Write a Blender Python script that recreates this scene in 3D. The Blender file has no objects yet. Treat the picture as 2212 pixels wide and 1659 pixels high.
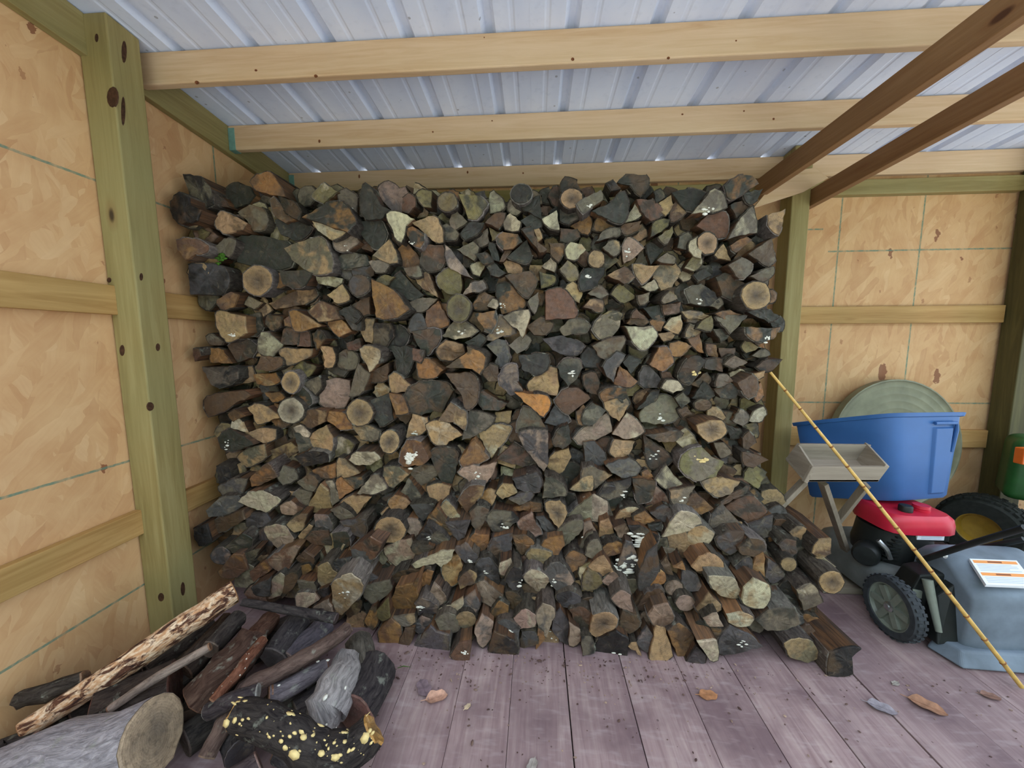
import bpy, bmesh, math, random
import numpy as np
from mathutils import Vector, Matrix
random.seed(7); rng = random.Random(11)
SC = bpy.context.scene; COL = SC.collection

# ---------------------------------------------------------------- camera
CAMH = 1.60; FPX = 803.6
YAW, PIT, ROL = (math.radians(a) for a in (3.682, 6.346, -0.204))
cf = np.array([-math.sin(YAW)*math.cos(PIT), math.cos(YAW)*math.cos(PIT), -math.sin(PIT)])
cr0 = np.array([math.cos(YAW), math.sin(YAW), 0.0]); cu0 = np.cross(cr0, cf)
cr = cr0*math.cos(ROL) + cu0*math.sin(ROL); cu = -cr0*math.sin(ROL) + cu0*math.cos(ROL)
CP = np.array([0, 0, CAMH])
cam = bpy.data.cameras.new('camera'); camo = bpy.data.objects.new('camera', cam); COL.objects.link(camo)
cam.sensor_width = 36; cam.lens = 36*FPX/2212; cam.clip_start = 0.02
m = Matrix.Identity(4)
for i in range(3):
    m[i][0] = cr[i]; m[i][1] = cu[i]; m[i][2] = -cf[i]; m[i][3] = CP[i]
camo.matrix_world = m; SC.camera = camo

# ---------------------------------------------------------------- sky and exposure
W = bpy.data.worlds.new('sky'); SC.world = W; W.use_nodes = True
wn = W.node_tree; wn.nodes.clear()
wo = wn.nodes.new('ShaderNodeOutputWorld'); wb = wn.nodes.new('ShaderNodeBackground')
wb.inputs['Color'].default_value = (0.74, 0.86, 1.0, 1); wb.inputs['Strength'].default_value = 1.3
wn.links.new(wb.outputs[0], wo.inputs[0])
SC.view_settings.view_transform = 'Standard'; SC.view_settings.look = 'None'
SC.view_settings.gamma = 1; SC.view_settings.use_curve_mapping = False
SC.view_settings.exposure = 1.28
sun = bpy.data.lights.new('sun', 'SUN'); sun.energy = 5.5; sun.angle = math.radians(3); sun.color = (1.0, 0.98, 0.95)
suno = bpy.data.objects.new('sun', sun); COL.objects.link(suno); suno.rotation_euler = Vector((0.25, -0.55, -1.0)).to_track_quat('-Z', 'Y').to_euler()

# ---------------------------------------------------------------- measuring helpers (photo frame 2212x1659 -> metres)
HC = [CAMH]          # height of the eye above the boards
def ray(x, y): return cr*(x-1106)/FPX - cu*(y-829.5)/FPX + cf
def onY(x, y, Y): d = ray(x, y); return Vector(np.array([0, 0, HC[0]]) + d*(Y/d[1]))
def onX(x, y, X): d = ray(x, y); return Vector(np.array([0, 0, HC[0]]) + d*(X/d[0]))
def onZ(x, y, z): d = ray(x, y); return Vector(np.array([0, 0, HC[0]]) + d*((z-HC[0])/d[2]))

# ---------------------------------------------------------------- materials
def lin(c):
    r = []
    for v in c[:3]:
        v = v/255.0
        r.append(v/12.92 if v <= 0.04045 else ((v+0.055)/1.055)**2.4)
    return (*r, 1.0)
class NT:
    def __init__(s, name, rough=0.7, spec=0.4, metal=0.0):
        s.m = bpy.data.materials.new(name); s.m.use_nodes = True; s.t = s.m.node_tree
        s.b = s.t.nodes['Principled BSDF']; s.b.inputs['Roughness'].default_value = rough
        s.b.inputs['Specular IOR Level'].default_value = spec; s.b.inputs['Metallic'].default_value = metal
    def n(s, ty, **kw):
        nd = s.t.nodes.new(ty)
        for k, v in kw.items():
            if k in nd.inputs.keys(): s.put(nd.inputs[k], v)
            else: setattr(nd, k, v)
        return nd
    def put(s, inp, v):
        if hasattr(v, 'is_output'): s.t.links.new(v, inp)
        else: inp.default_value = v
    def coord(s, kind='Object'): return s.n('ShaderNodeTexCoord').outputs[kind]
    def attr(s, name, out='Vector'): return s.n('ShaderNodeAttribute', attribute_name=name).outputs[out]
    def map(s, v, scale=(1, 1, 1), rot=(0, 0, 0), loc=(0, 0, 0)):
        nd = s.n('ShaderNodeMapping'); s.put(nd.inputs['Vector'], v)
        nd.inputs['Scale'].default_value = scale; nd.inputs['Rotation'].default_value = rot; nd.inputs['Location'].default_value = loc
        return nd.outputs[0]
    def addv(s, a, b):
        nd = s.n('ShaderNodeVectorMath', operation='ADD'); s.put(nd.inputs[0], a); s.put(nd.inputs[1], b); return nd.outputs[0]
    def scl(s, a, k):
        nd = s.n('ShaderNodeVectorMath', operation='SCALE'); s.put(nd.inputs[0], a); s.put(nd.inputs['Scale'], k); return nd.outputs[0]
    def noise(s, v, scale, detail=3, rough=0.55, dist=0.0, out='Fac'):
        nd = s.n('ShaderNodeTexNoise'); s.put(nd.inputs['Vector'], v)
        nd.inputs['Scale'].default_value = scale; nd.inputs['Detail'].default_value = detail
        nd.inputs['Roughness'].default_value = rough; nd.inputs['Distortion'].default_value = dist
        return nd.outputs[out]
    def vor(s, v, scale, out='Color', feature='F1', rnd=1.0):
        nd = s.n('ShaderNodeTexVoronoi', feature=feature); s.put(nd.inputs['Vector'], v)
        nd.inputs['Scale'].default_value = scale; nd.inputs['Randomness'].default_value = rnd
        return nd.outputs[out]
    def math(s, op, a, b=0.0, c=0.0, clamp=False):
        nd = s.n('ShaderNodeMath', operation=op, use_clamp=clamp)
        for i, v in enumerate((a, b, c)): s.put(nd.inputs[i], v)
        return nd.outputs[0]
    def ramp(s, f, stops, interp='LINEAR'):
        nd = s.n('ShaderNodeValToRGB'); s.put(nd.inputs[0], f); cr_ = nd.color_ramp; cr_.interpolation = interp
        while len(cr_.elements) < len(stops): cr_.elements.new(0.5)
        for e, (p, c) in zip(cr_.elements, stops):
            e.position = p; e.color = c if len(c) == 4 and max(c) <= 1.0 else lin(c)
        return nd.outputs[0]
    def fr(s, f, a, b, lo=0.0, hi=1.0):
        nd = s.n('ShaderNodeMapRange'); s.put(nd.inputs[0], f)
        for i, v in zip((1, 2, 3, 4), (a, b, lo, hi)): nd.inputs[i].default_value = v
        return nd.outputs[0]
    def mix(s, f, a, b, mode='MIX'):
        nd = s.n('ShaderNodeMix', data_type='RGBA', blend_type=mode)
        s.put(nd.inputs[0], f); s.put(nd.inputs[6], a); s.put(nd.inputs[7], b); return nd.outputs[2]
    def sep(s, v):
        nd = s.n('ShaderNodeSeparateXYZ'); s.put(nd.inputs[0], v); return nd.outputs
    def rand(s): return s.n('ShaderNodeObjectInfo').outputs['Random']
    def bump(s, h, strength=0.3, dist=0.01):
        nd = s.n('ShaderNodeBump'); s.put(nd.inputs['Height'], h)
        nd.inputs['Strength'].default_value = strength; nd.inputs['Distance'].default_value = dist
        s.t.links.new(nd.outputs[0], s.b.inputs['Normal'])
    def color(s, c): s.put(s.b.inputs['Base Color'], c)

def m_plain(name, c, rough=0.5, spec=0.4, metal=0.0, var=0.12, scale=18, bump=0.0):
    t = NT(name, rough, spec, metal); v = t.coord(); f = t.noise(v, scale, 4)
    c = lin(c); d = tuple(x*(1-var*2) for x in c[:3])+(1,); e = tuple(min(1, x*(1+var)) for x in c[:3])+(1,)
    t.color(t.ramp(f, [(0.3, d), (0.7, e)]))
    if bump: t.bump(f, bump, 0.004)
    return t.m

def m_timber(name, axis, base, dark, light, knot=(75, 42, 22), green=None, knots=1.0, stain=0.25):
    """sawn lumber: grain running along one axis, a few knots"""
    t = NT(name, 0.62, 0.3); v0 = t.coord()
    off = t.scl((1.7, 2.3, 3.1), t.math('MULTIPLY', t.rand(), 9.0)); v = t.addv(v0, off)
    sc = {'X': (0.06, 1, 1), 'Y': (1, 0.06, 1), 'Z': (1, 1, 0.06)}[axis]
    kz = {'X': (0.42, 1, 1), 'Y': (1, 0.42, 1), 'Z': (1, 1, 0.42)}[axis]
    kd = t.vor(t.map(v, kz), 5.2, 'Distance', 'F1', 0.9); kc = t.sep(t.vor(t.map(v, kz), 5.2, 'Color', 'F1', 0.9))
    kr = t.math('MULTIPLY', t.fr(kc[0], 1-0.42*knots, 1, 0, 1), 0.11)
    kmask = t.math('SUBTRACT', 1.0, t.fr(t.math('SUBTRACT', kd, kr), -0.035, 0.0), clamp=True)
    kmask = t.math('MULTIPLY', kmask, t.math('GREATER_THAN', kr, 0.012))
    halo = t.math('SUBTRACT', 1.0, t.fr(t.math('SUBTRACT', kd, kr), -0.02, 0.09), clamp=True)
    halo = t.math('MULTIPLY', halo, t.math('GREATER_THAN', kr, 0.012))
    g1 = t.noise(t.map(v, sc), 34, 5, 0.6, 1.2); g2 = t.noise(t.map(v, sc), 9, 2, 0.5, 0.6)
    big = t.noise(v, 1.6, 2)
    f = t.math('ADD', t.math('MULTIPLY', g1, 0.55), t.math('MULTIPLY', g2, 0.45))
    c = t.ramp(f, [(0.3, dark), (0.5, base), (0.7, light)])
    c = t.mix(t.fr(big, 0.42, 0.72, 0, stain), c, lin(green or dark))
    c = t.mix(t.math('MULTIPLY', halo, 0.35), c, lin((120, 74, 38)))
    c = t.mix(t.math('MULTIPLY', kmask, 0.9), c, lin(knot))
    t.color(c); t.bump(f, 0.12, 0.003); return t.m

def m_osb(name, plane, vlines, hlines):
    """strand board: overlapping wood flakes, printed teal layout lines; plane 'YZ' or 'XZ'"""
    t = NT(name, 0.6, 0.3); v = t.coord()
    if plane == 'YZ':
        s3 = t.sep(v); cb = t.n('ShaderNodeCombineXYZ'); t.put(cb.inputs[0], s3[1]); t.put(cb.inputs[1], s3[2]); p = cb.outputs[0]
    else:
        s3 = t.sep(v); cb = t.n('ShaderNodeCombineXYZ'); t.put(cb.inputs[0], s3[0]); t.put(cb.inputs[1], s3[2]); p = cb.outputs[0]
    wob = t.noise(p, 7, 2, out='Color'); pw = t.addv(p, t.scl(wob, 0.05))
    cols = []
    st = [(0.0, (176, 126, 84)), (0.18, (192, 146, 100)), (0.45, (206, 164, 118)), (0.75, (214, 176, 132)), (1.0, (224, 192, 150))]
    for k, (rot, sc, S) in enumerate(((0.12, (1, 0.2, 1), 24), (-0.45, (1, 0.28, 1), 17), (0.75, (1, 0.22, 1), 21))):
        q = t.map(pw, (1, 1, 1), (0, 0, rot), (k*3.1, k*1.7, 0)); q = t.map(q, sc)
        cc = t.sep(t.vor(q, S)); cols.append((cc, t.noise(t.map(q, (6, 1, 1)), 14, 3)))
    def layer(i): return t.mix(0.30, t.ramp(cols[i][0][0], st), t.ramp(cols[i][1], [(0.3, (182, 134, 92)), (0.7, (220, 184, 140))]))
    c = t.mix(t.math('GREATER_THAN', cols[0][0][1], 0.5), layer(0), layer(1))
    c = t.mix(t.math('GREATER_THAN', cols[2][0][1], 0.66), c, layer(2))
    soft = t.ramp(t.noise(p, 5, 4), [(0.3, (194, 148, 106)), (0.7, (218, 180, 136))])
    c = t.mix(0.55, c, soft)
    q = t.map(t.addv(p, t.scl(t.noise(p, 26, 3, out='Color'), 0.05)), (1, 0.4, 1), (0, 0, 0.2), (5, 2, 0)); dk = t.sep(t.vor(q, 10.0)); dd = t.vor(q, 10.0, 'Distance')
    dm = t.math('MULTIPLY', t.math('GREATER_THAN', dk[0], 0.925), t.math('LESS_THAN', dd, t.fr(dk[1], 0, 1, 0.12, 0.34)))
    c = t.mix(t.math('MULTIPLY', dm, 0.75), c, lin((112, 50, 30)))
    pv = t.map(t.addv(p, t.scl(t.noise(p, 60, 2, out='Color'), 0.03)), (1, 0.5, 1)); sp = t.vor(pv, 26, 'Distance'); spc = t.sep(t.vor(pv, 26, 'Color'))
    sm = t.math('MULTIPLY', t.math('GREATER_THAN', spc[1], 0.95), t.math('LESS_THAN', sp, t.fr(spc[0], 0, 1, 0.06, 0.30)))
    c = t.mix(t.math('MULTIPLY', sm, 0.45), c, lin((128, 66, 36)))
    ps = t.sep(p); jit = t.math('MULTIPLY', t.math('SUBTRACT', t.noise(p, 60, 2), 0.5), 0.004)
    ln = None
    for ax, L in ((0, vlines), (1, hlines)):
        for (pos, lo, hi) in L:
            d = t.math('ABSOLUTE', t.math('ADD', t.math('SUBTRACT', ps[ax], pos), jit))
            k = t.math('LESS_THAN', d, 0.0055)
            o = ps[1-ax]
            k = t.math('MULTIPLY', k, t.math('MULTIPLY', t.math('GREATER_THAN', o, lo), t.math('LESS_THAN', o, hi)))
            ln = k if ln is None else t.math('MAXIMUM', ln, k)
    c = t.mix(t.math('MULTIPLY', ln, t.fr(t.noise(p, 40, 2), 0.3, 0.6, 0.35, 0.85)), c, lin((92, 128, 112)))
    c = t.mix(1.0, c, (1.0, 0.985, 0.93, 1), 'MULTIPLY')
    t.color(c); t.bump(t.math('ADD', cols[0][0][2], t.math('MULTIPLY', cols[1][0][2], 0.7)), 0.18, 0.003); return t.m

MAT = {}
for ax in 'XYZ':
    MAT['pine'+ax] = m_timber('pine_'+ax, ax, (208, 178, 140), (192, 156, 116), (220, 192, 158), stain=0.2)
    MAT['brown'+ax] = m_timber('brown_lumber_'+ax, ax, (140, 104, 68), (118, 84, 52), (158, 122, 84), knots=0.7)
    MAT['treated'+ax] = m_timber('treated_lumber_'+ax, ax, (146, 130, 82), (122, 106, 62), (164, 150, 102), knot=(52, 40, 28), green=(140, 136, 92), stain=0.5)
    MAT['rail'+ax] = m_timber('girt_lumber_'+ax, ax, (176, 136, 82), (150, 108, 58), (198, 160, 104), green=(150, 134, 80), stain=0.4)
    MAT['gray'+ax] = m_timber('weathered_lumber_'+ax, ax, (148, 136, 120), (122, 110, 96), (170, 158, 142), knots=0.5)

MAT['shadedtreatedZ'] = m_timber('shaded_treated_lumber', 'Z', (84, 78, 46), (64, 58, 32), (106, 100, 60), knots=0.5)  # darker copy of the treated lumber, shade put into its colour
# log materials: colours come from mesh attributes, grain from the log's own coordinates
def m_logend():
    t = NT('cut_log_end', 0.72, 0.4); col = t.attr('Col', 'Color'); lc = t.attr('lc'); sd = t.attr('seed', 'Fac')
    off = t.scl((3.1, 5.3, 7.7), sd); v = t.addv(lc, off)
    s = t.sep(t.addv(lc, t.scl(t.noise(v, 14, 2, out='Color'), 0.012)))
    r = t.math('SQRT', t.math('ADD', t.math('POWER', s[0], 2.0), t.math('POWER', s[1], 2.0)))
    ring = t.math('SINE', t.math('MULTIPLY', r, 760.0)); ring2 = t.math('SINE', t.math('MULTIPLY', r, 170.0))
    ang = t.math('ARCTAN2', s[1], s[0])
    cb = t.n('ShaderNodeCombineXYZ'); t.put(cb.inputs[0], t.math('MULTIPLY', ang, 5.0)); t.put(cb.inputs[1], t.math('MULTIPLY', r, 3.0)); t.put(cb.inputs[2], t.math('MULTIPLY', sd, 9.0))
    crk = t.noise(cb.outputs[0], 2.2, 2, 0.5)
    crm = t.math('SUBTRACT', 1.0, t.fr(t.math('ABSOLUTE', t.math('SUBTRACT', crk, 0.5)), 0.0, 0.02), clamp=True)
    big = t.noise(v, 16, 3, 0.6, 0.4); mid = t.noise(v, 55, 4, 0.65); fine = t.noise(v, 240, 3, 0.6)
    col2 = t.attr('Bark', 'Color'); two = t.noise(v, 9.5, 3, 0.55, 0.5)
    c = t.mix(t.fr(two, 0.47, 0.58, 0, 0.8), col, col2)
    c = t.mix(t.fr(big, 0.42, 0.66, 0, 0.7), c, t.mix(0.5, c, lin((78, 72, 68)), 'MIX'))
    c = t.mix(t.fr(mid, 0.48, 0.72, 0, 0.8), c, t.mix(0.6, c, lin((34, 30, 28))))
    c = t.mix(t.fr(t.noise(v, 23, 3, 0.6, 1.0), 0.60, 0.74, 0, 0.3), c, t.mix(0.5, col, lin((205, 180, 140))))
    c = t.mix(t.fr(ring, -1, 1, 0.0, 0.16), c, lin((60, 44, 34)))
    c = t.mix(t.fr(ring2, 0, 1, 0.0, 0.14), c, lin((70, 52, 40)))
    c = t.mix(t.math('MULTIPLY', crm, 0.14), c, lin((34, 28, 25)))
    c = t.mix(t.fr(fine, 0.64, 0.75, 0, 0.15), c, lin((200, 190, 170)))
    t.color(c); h = t.math('ADD', t.math('MULTIPLY', mid, 0.7), t.math('ADD', t.math('MULTIPLY', fine, 0.35), t.math('MULTIPLY', crm, -0.06)))
    t.put(t.b.inputs['Roughness'], t.fr(t.noise(v, 30, 3), 0.35, 0.62, 0.30, 0.8))
    t.bump(h, 0.6, 0.007); return t.m
def m_logside():
    t = NT('split_log_side', 0.75, 0.25); col = t.attr('Col', 'Color'); lc = t.attr('lc'); sd = t.attr('seed', 'Fac')
    v = t.addv(lc, t.scl((3.1, 5.3, 7.7), sd)); g = t.noise(t.map(v, (1, 1, 0.07)), 90, 4, 0.6, 0.6); b = t.noise(t.map(v, (1, 1, 0.4)), 12, 3)
    c = t.mix(t.fr(g, 0.35, 0.65), t.mix(0.45, col, lin((46, 34, 28))), t.mix(0.25, col, lin((176, 120, 74))))
    c = t.mix(t.fr(b, 0.42, 0.65, 0, 0.7), c, lin((50, 42, 38)))
    t.color(c); t.bump(g, 0.6, 0.008); return t.m
def m_flaky():
    t = NT('flaking_bark', 0.8, 0.2); col = t.attr('Bark', 'Color'); lc = t.attr('lc'); sd = t.attr('seed', 'Fac')
    v = t.map(t.addv(lc, t.scl((3.1, 5.3, 7.7), sd)), (1, 1, 0.45)); n1 = t.noise(v, 34, 5, 0.65, 0.7); n2 = t.noise(v, 95, 3)
    c = t.mix(t.fr(n1, 0.44, 0.52), lin((96, 62, 46)), t.mix(t.fr(n2, 0.4, 0.62), col, lin((236, 208, 176))))
    c = t.mix(t.fr(n1, 0.36, 0.42), lin((52, 36, 32)), c); t.color(c); t.bump(n1, 1.0, 0.012); return t.m
def m_bark():
    t = NT('rough_bark', 0.85, 0.2); col = t.attr('Bark', 'Color'); lc = t.attr('lc'); sd = t.attr('seed', 'Fac')
    v = t.addv(lc, t.scl((3.1, 5.3, 7.7), sd)); g = t.noise(t.map(v, (1, 1, 0.3)), 60, 5, 0.7, 0.8); li = t.noise(v, 20, 4, 0.6)
    c = t.mix(t.fr(g, 0.35, 0.65), t.mix(0.6, col, lin((24, 20, 18))), t.mix(0.15, col, lin((150, 140, 124))))
    c = t.mix(t.fr(li, 0.60, 0.70, 0, 0.55), c, lin((150, 152, 138)))
    t.color(c); t.bump(g, 0.9, 0.012); return t.m
MAT['end'], MAT['side'], MAT['bark'], MAT['flaky'] = m_logend(), m_logside(), m_bark(), m_flaky()
MAT['fungus'] = m_plain('white_fungus_glints', (232, 228, 214), 0.7, 0.3, var=0.08, scale=60, bump=0.4)  # white lumps: real fungus, and wet glints painted as solid colour
MAT['yfungus'] = m_plain('cream_yellow_fungus', (232, 206, 142), 0.7, 0.3, var=0.1, scale=60, bump=0.4)
MAT['moss'] = m_plain('green_moss', (72, 110, 40), 0.9, 0.1, var=0.3, scale=80, bump=0.8)
MAT['blue'] = m_plain('blue_plastic', (58, 104, 164), 0.42, 0.45, var=0.05, scale=6)
MAT['red'] = m_plain('red_plastic', (206, 36, 62), 0.38, 0.5, var=0.06, scale=10)
MAT['black'] = m_plain('black_plastic', (30, 33, 32), 0.5, 0.4, var=0.15)
MAT['rubber'] = m_plain('rubber', (62, 66, 70), 0.75, 0.3, var=0.15, scale=40, bump=0.3)
MAT['darkrubber'] = m_plain('dark_rubber', (34, 37, 33), 0.8, 0.3, var=0.2, scale=40, bump=0.3)
MAT['bag'] = m_plain('dusty_gray_plastic', (116, 128, 140), 0.62, 0.35, var=0.16, scale=7, bump=0.1)
MAT['deck'] = m_plain('gray_deck_paint', (120, 124, 122), 0.45, 0.4, var=0.15, scale=9)
MAT['wheelgray'] = m_plain('gray_wheel_plastic', (128, 134, 122), 0.5, 0.4, var=0.1, scale=20)
MAT['steel'] = m_plain('bright_steel', (196, 200, 200), 0.28, 0.5, 0.9, var=0.05)
MAT['white'] = m_plain('white_label', (238, 242, 246), 0.5, 0.4, var=0.01)
MAT['orange'] = m_plain('orange_print', (244, 160, 84), 0.5, 0.3, var=0.02)
MAT['ink'] = m_plain('brown_ink', (150, 92, 62), 0.6, 0.2, var=0.02)
MAT['inkblue'] = m_plain('pale_ink', (186, 198, 214), 0.6, 0.2, var=0.02)
MAT['tub'] = m_plain('dull_zinc', (128, 128, 104), 0.5, 0.4, 0.25, var=0.14, scale=7)
MAT['green'] = m_plain('green_paint', (34, 84, 36), 0.4, 0.5, var=0.08)
MAT['yellow'] = m_plain('yellow_paint', (150, 118, 36), 0.5, 0.4, var=0.12)
MAT['reflector'] = m_plain('orange_reflector', (224, 104, 30), 0.25, 0.6, var=0.04)
MAT['bamboo'] = m_plain('yellow_cane', (214, 174, 96), 0.45, 0.4, var=0.14, scale=30)
MAT['node'] = m_plain('cane_node', (150, 98, 50), 0.6, 0.3, var=0.14, scale=30)
MAT['teal'] = m_plain('teal_galvanized', (120, 164, 152), 0.55, 0.4, 0.2, var=0.1, scale=30)
MAT['dark'] = m_plain('dark_underside', (50, 44, 40), 0.9, 0.1)

def m_roof():
    t = NT('galvanized_roof_sheet', 0.45, 0.5, 0.0); v = t.coord()
    a = t.noise(t.map(v, (1.2, 0.25, 1)), 5, 2); b = t.noise(v, 26, 4); sp = t.vor(v, 22, 'Distance'); sc = t.sep(t.vor(v, 22, 'Color'))
    c = t.ramp(a, [(0.3, (206, 217, 238)), (0.7, (222, 231, 247))])
    c = t.mix(t.fr(b, 0.55, 0.8, 0, 0.3), c, lin((176, 187, 208)))
    m_ = t.math('MULTIPLY', t.math('GREATER_THAN', sc[0], 0.9), t.math('LESS_THAN', sp, 0.16))
    c = t.mix(t.math('MULTIPLY', m_, 0.5), c, lin((92, 92, 92)))
    t.color(c); t.put(t.b.inputs['Roughness'], t.fr(b, 0.3, 0.7, 0.38, 0.55)); return t.m
MAT['roof'] = m_roof()
def m_floor():
    t = NT('worn_floor_boards', 0.5, 0.45); v0 = t.coord(); off = t.scl((1.7, 5.3, 3.1), t.math('MULTIPLY', t.rand(), 7.0)); v = t.addv(v0, off)
    g = t.noise(t.map(v, (1, 0.07, 1)), 42, 5, 0.6, 0.8); b = t.noise(v, 3.2, 4, 0.6); saw = t.noise(t.map(v, (0.25, 1, 1), (0, 0, 0.5)), 40, 2)
    sp = t.vor(v, 26, 'Distance'); sc = t.sep(t.vor(v, 26, 'Color'))
    c = t.ramp(g, [(0.3, (144, 119, 119)), (0.5, (163, 138, 137)), (0.72, (182, 160, 155))])
    c = t.mix(t.fr(b, 0.40, 0.66, 0, 0.85), c, lin((112, 88, 92)))
    c = t.mix(t.fr(saw, 0.55, 0.75, 0, 0.30), c, lin((198, 182, 180)))
    c = t.mix(t.fr(t.rand(), 0, 1, 0, 0.22), c, lin((120, 102, 106)))
    dm = t.math('MULTIPLY', t.math('GREATER_THAN', sc[0], 0.80), t.math('LESS_THAN', sp, t.fr(sc[1], 0, 1, 0.03, 0.15)))
    c = t.mix(t.math('MULTIPLY', dm, 0.7), c, lin((84, 66, 66)))
    t.color(c); t.put(t.b.inputs['Roughness'], t.fr(b, 0.3, 0.7, 0.42, 0.68)); t.bump(t.math('ADD', g, t.math('MULTIPLY', saw, 0.4)), 0.25, 0.004); return t.m
MAT['floor'] = m_floor()

# ---------------------------------------------------------------- mesh helpers
class MB:
    def __init__(s): s.v = []; s.f = []
    def add(s, vs, fs):
        k = len(s.v); s.v += [tuple(p) for p in vs]; s.f += [tuple(i+k for i in f) for f in fs]
    def box(s, lo, hi):
        x0, y0, z0 = lo; x1, y1, z1 = hi
        s.hexa([(x0, y0, z0), (x1, y0, z0), (x1, y1, z0), (x0, y1, z0), (x0, y0, z1), (x1, y0, z1), (x1, y1, z1), (x0, y1, z1)])
    def hexa(s, p):
        s.add(p, [(0, 3, 2, 1), (4, 5, 6, 7), (0, 1, 5, 4), (1, 2, 6, 5), (2, 3, 7, 6), (3, 0, 4, 7)])
    def bar(s, a, b, w, h, up=(0, 0, 1)):
        a, b = Vector(a), Vector(b); d = (b-a).normalized(); u = Vector(up); x = d.cross(u).normalized(); u = x.cross(d).normalized()
        P = []
        for c in (a, b):
            P += [c-x*w/2-u*h/2, c+x*w/2-u*h/2, c+x*w/2+u*h/2, c-x*w/2+u*h/2]
        s.add(P, [(0, 3, 2, 1), (4, 5, 6, 7), (0, 1, 5, 4), (1, 2, 6, 5), (2, 3, 7, 6), (3, 0, 4, 7)][:])
    def tube(s, pts, radii, n=10, caps=True, noise=0.0, up=(0.3, 0.2, 1)):
        pts = [Vector(p) for p in pts]; rings = []
        for i, p in enumerate(pts):
            d = (pts[min(i+1, len(pts)-1)]-pts[max(i-1, 0)]).normalized()
            u = Vector(up); x = d.cross(u)
            if x.length < 1e-3: x = d.cross(Vector((1, 0, 0)))
            x.normalize(); y = x.cross(d).normalized(); r = radii[i] if hasattr(radii, '__len__') else radii
            rings.append([p+(x*math.cos(a)+y*math.sin(a))*r*(1+noise*rng.uniform(-1, 1)) for a in [2*math.pi*k/n for k in range(n)]])
        V = [q for rg in rings for q in rg]; F = []
        for i in range(len(rings)-1):
            for k in range(n): F.append((i*n+k, (i+1)*n+k, (i+1)*n+(k+1) % n, i*n+(k+1) % n))
        if caps: F += [tuple(range(n)), tuple(reversed(range((len(rings)-1)*n, len(rings)*n)))]
        s.add(V, F)
    def lathe(s, prof, axis_o, ax, n=24):
        """prof: (r, t) points along axis ax from axis_o"""
        o = Vector(axis_o); ax = Vector(ax).normalized(); x = ax.cross(Vector((0, 0, 1)))
        if x.length < 1e-3: x = Vector((1, 0, 0))
        x.normalize(); y = ax.cross(x); V = []; F = []
        for r, t in prof:
            V += [o+ax*t+(x*math.cos(a)+y*math.sin(a))*r for a in [2*math.pi*k/n for k in range(n)]]
        for i in range(len(prof)-1):
            for k in range(n): F.append((i*n+k, i*n+(k+1) % n, (i+1)*n+(k+1) % n, (i+1)*n+k))
        if prof[0][0] > 1e-5: F.append(tuple(reversed(range(n))))
        if prof[-1][0] > 1e-5: F.append(tuple(range((len(prof)-1)*n, len(prof)*n)))
        s.add(V, F)
    def build(s, name, mat, parent=None, bevel=0.0, smooth=False, origin=None, seg=2, recalc=True):
        V = np.array(s.v, float)
        if origin is None:
            if parent is not None: origin = Vector((0, 0, 0))
            else: origin = Vector(((V[:, 0].min()+V[:, 0].max())/2, (V[:, 1].min()+V[:, 1].max())/2, V[:, 2].min()))
        me = bpy.data.meshes.new(name)
        base = Vector(origin) if parent is None else Vector(parent.location)
        me.from_pydata([tuple(Vector(p)-base) for p in s.v], [], s.f); me.update()
        bm = bmesh.new(); bm.from_mesh(me)
        if recalc: bmesh.ops.recalc_face_normals(bm, faces=bm.faces)
        if bevel:
            es = [e for e in bm.edges if len(e.link_faces) == 2 and e.calc_face_angle(0) > 0.5]
            bmesh.ops.bevel(bm, geom=es, offset=bevel, segments=seg, affect='EDGES', profile=0.5, clamp_overlap=True)
        if smooth:
            for f in bm.faces: f.smooth = True
            for e in bm.edges:
                if len(e.link_faces) == 2 and e.calc_face_angle(0) > 0.7: e.smooth = False
        bm.to_mesh(me); bm.free()
        me.materials.append(mat if not isinstance(mat, str) else MAT[mat])
        o = bpy.data.objects.new(name, me); COL.objects.link(o)
        if parent is None: o.location = origin
        else: o.parent = parent
        return o
def tag(o, label=None, cat=None, group=None, kind=None):
    if label: o['label'] = label
    if cat: o['category'] = cat
    if group: o['group'] = group
    if kind: o['kind'] = kind
    return o
def empty(name, loc):
    o = bpy.data.objects.new(name, None); o.empty_display_size = 0.05; COL.objects.link(o); o.location = loc; return o
def boxo(name, lo, hi, mat, parent=None, bevel=0.003):
    b = MB(); b.box(lo, hi); return b.build(name, mat, parent, bevel)
def baro(name, a, b_, w, h, mat, parent=None, bevel=0.003, up=(0, 0, 1)):
    b = MB(); b.bar(a, b_, w, h, up); return b.build(name, mat, parent, bevel)

MAT['pineknot'] = m_plain('reddish_knot', (122, 74, 44), 0.7, 0.2, var=0.25, scale=90)
MAT['knot'] = m_plain('dark_knot', (74, 50, 34), 0.7, 0.2, var=0.25, scale=90)
def knots(par, pts, plane, val, k=1.0, mat='knot'):
    for x, y, a, b in pts:
        a, b = a*k, b*k
        fn = onY if plane == 'Y' else onX; c, u, v = fn(x, y, val), fn(x+a, y, val), fn(x, y-b, val); m_ = MB(); n = 12; V = []
        nrm = Vector((0, -1, 0)) if plane == 'Y' else Vector((1, 0, 0))
        for q, h in ((1.0, -0.002), (0.9, 0.0012), (0.4, 0.0006)): V += [c+(u-c)*math.cos(t)*q+(v-c)*math.sin(t)*q+nrm*h for t in [2*math.pi*i/n for i in range(n)]]
        V.append(c+nrm*0.0002); F = [(r*n+i, r*n+(i+1) % n, (r+1)*n+(i+1) % n, (r+1)*n+i) for r in range(2) for i in range(n)]+[(2*n+i, 2*n+(i+1) % n, 3*n) for i in range(n)]
        m_.add(V, F); m_.build('knot', mat, par, 0, smooth=True)
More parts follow.
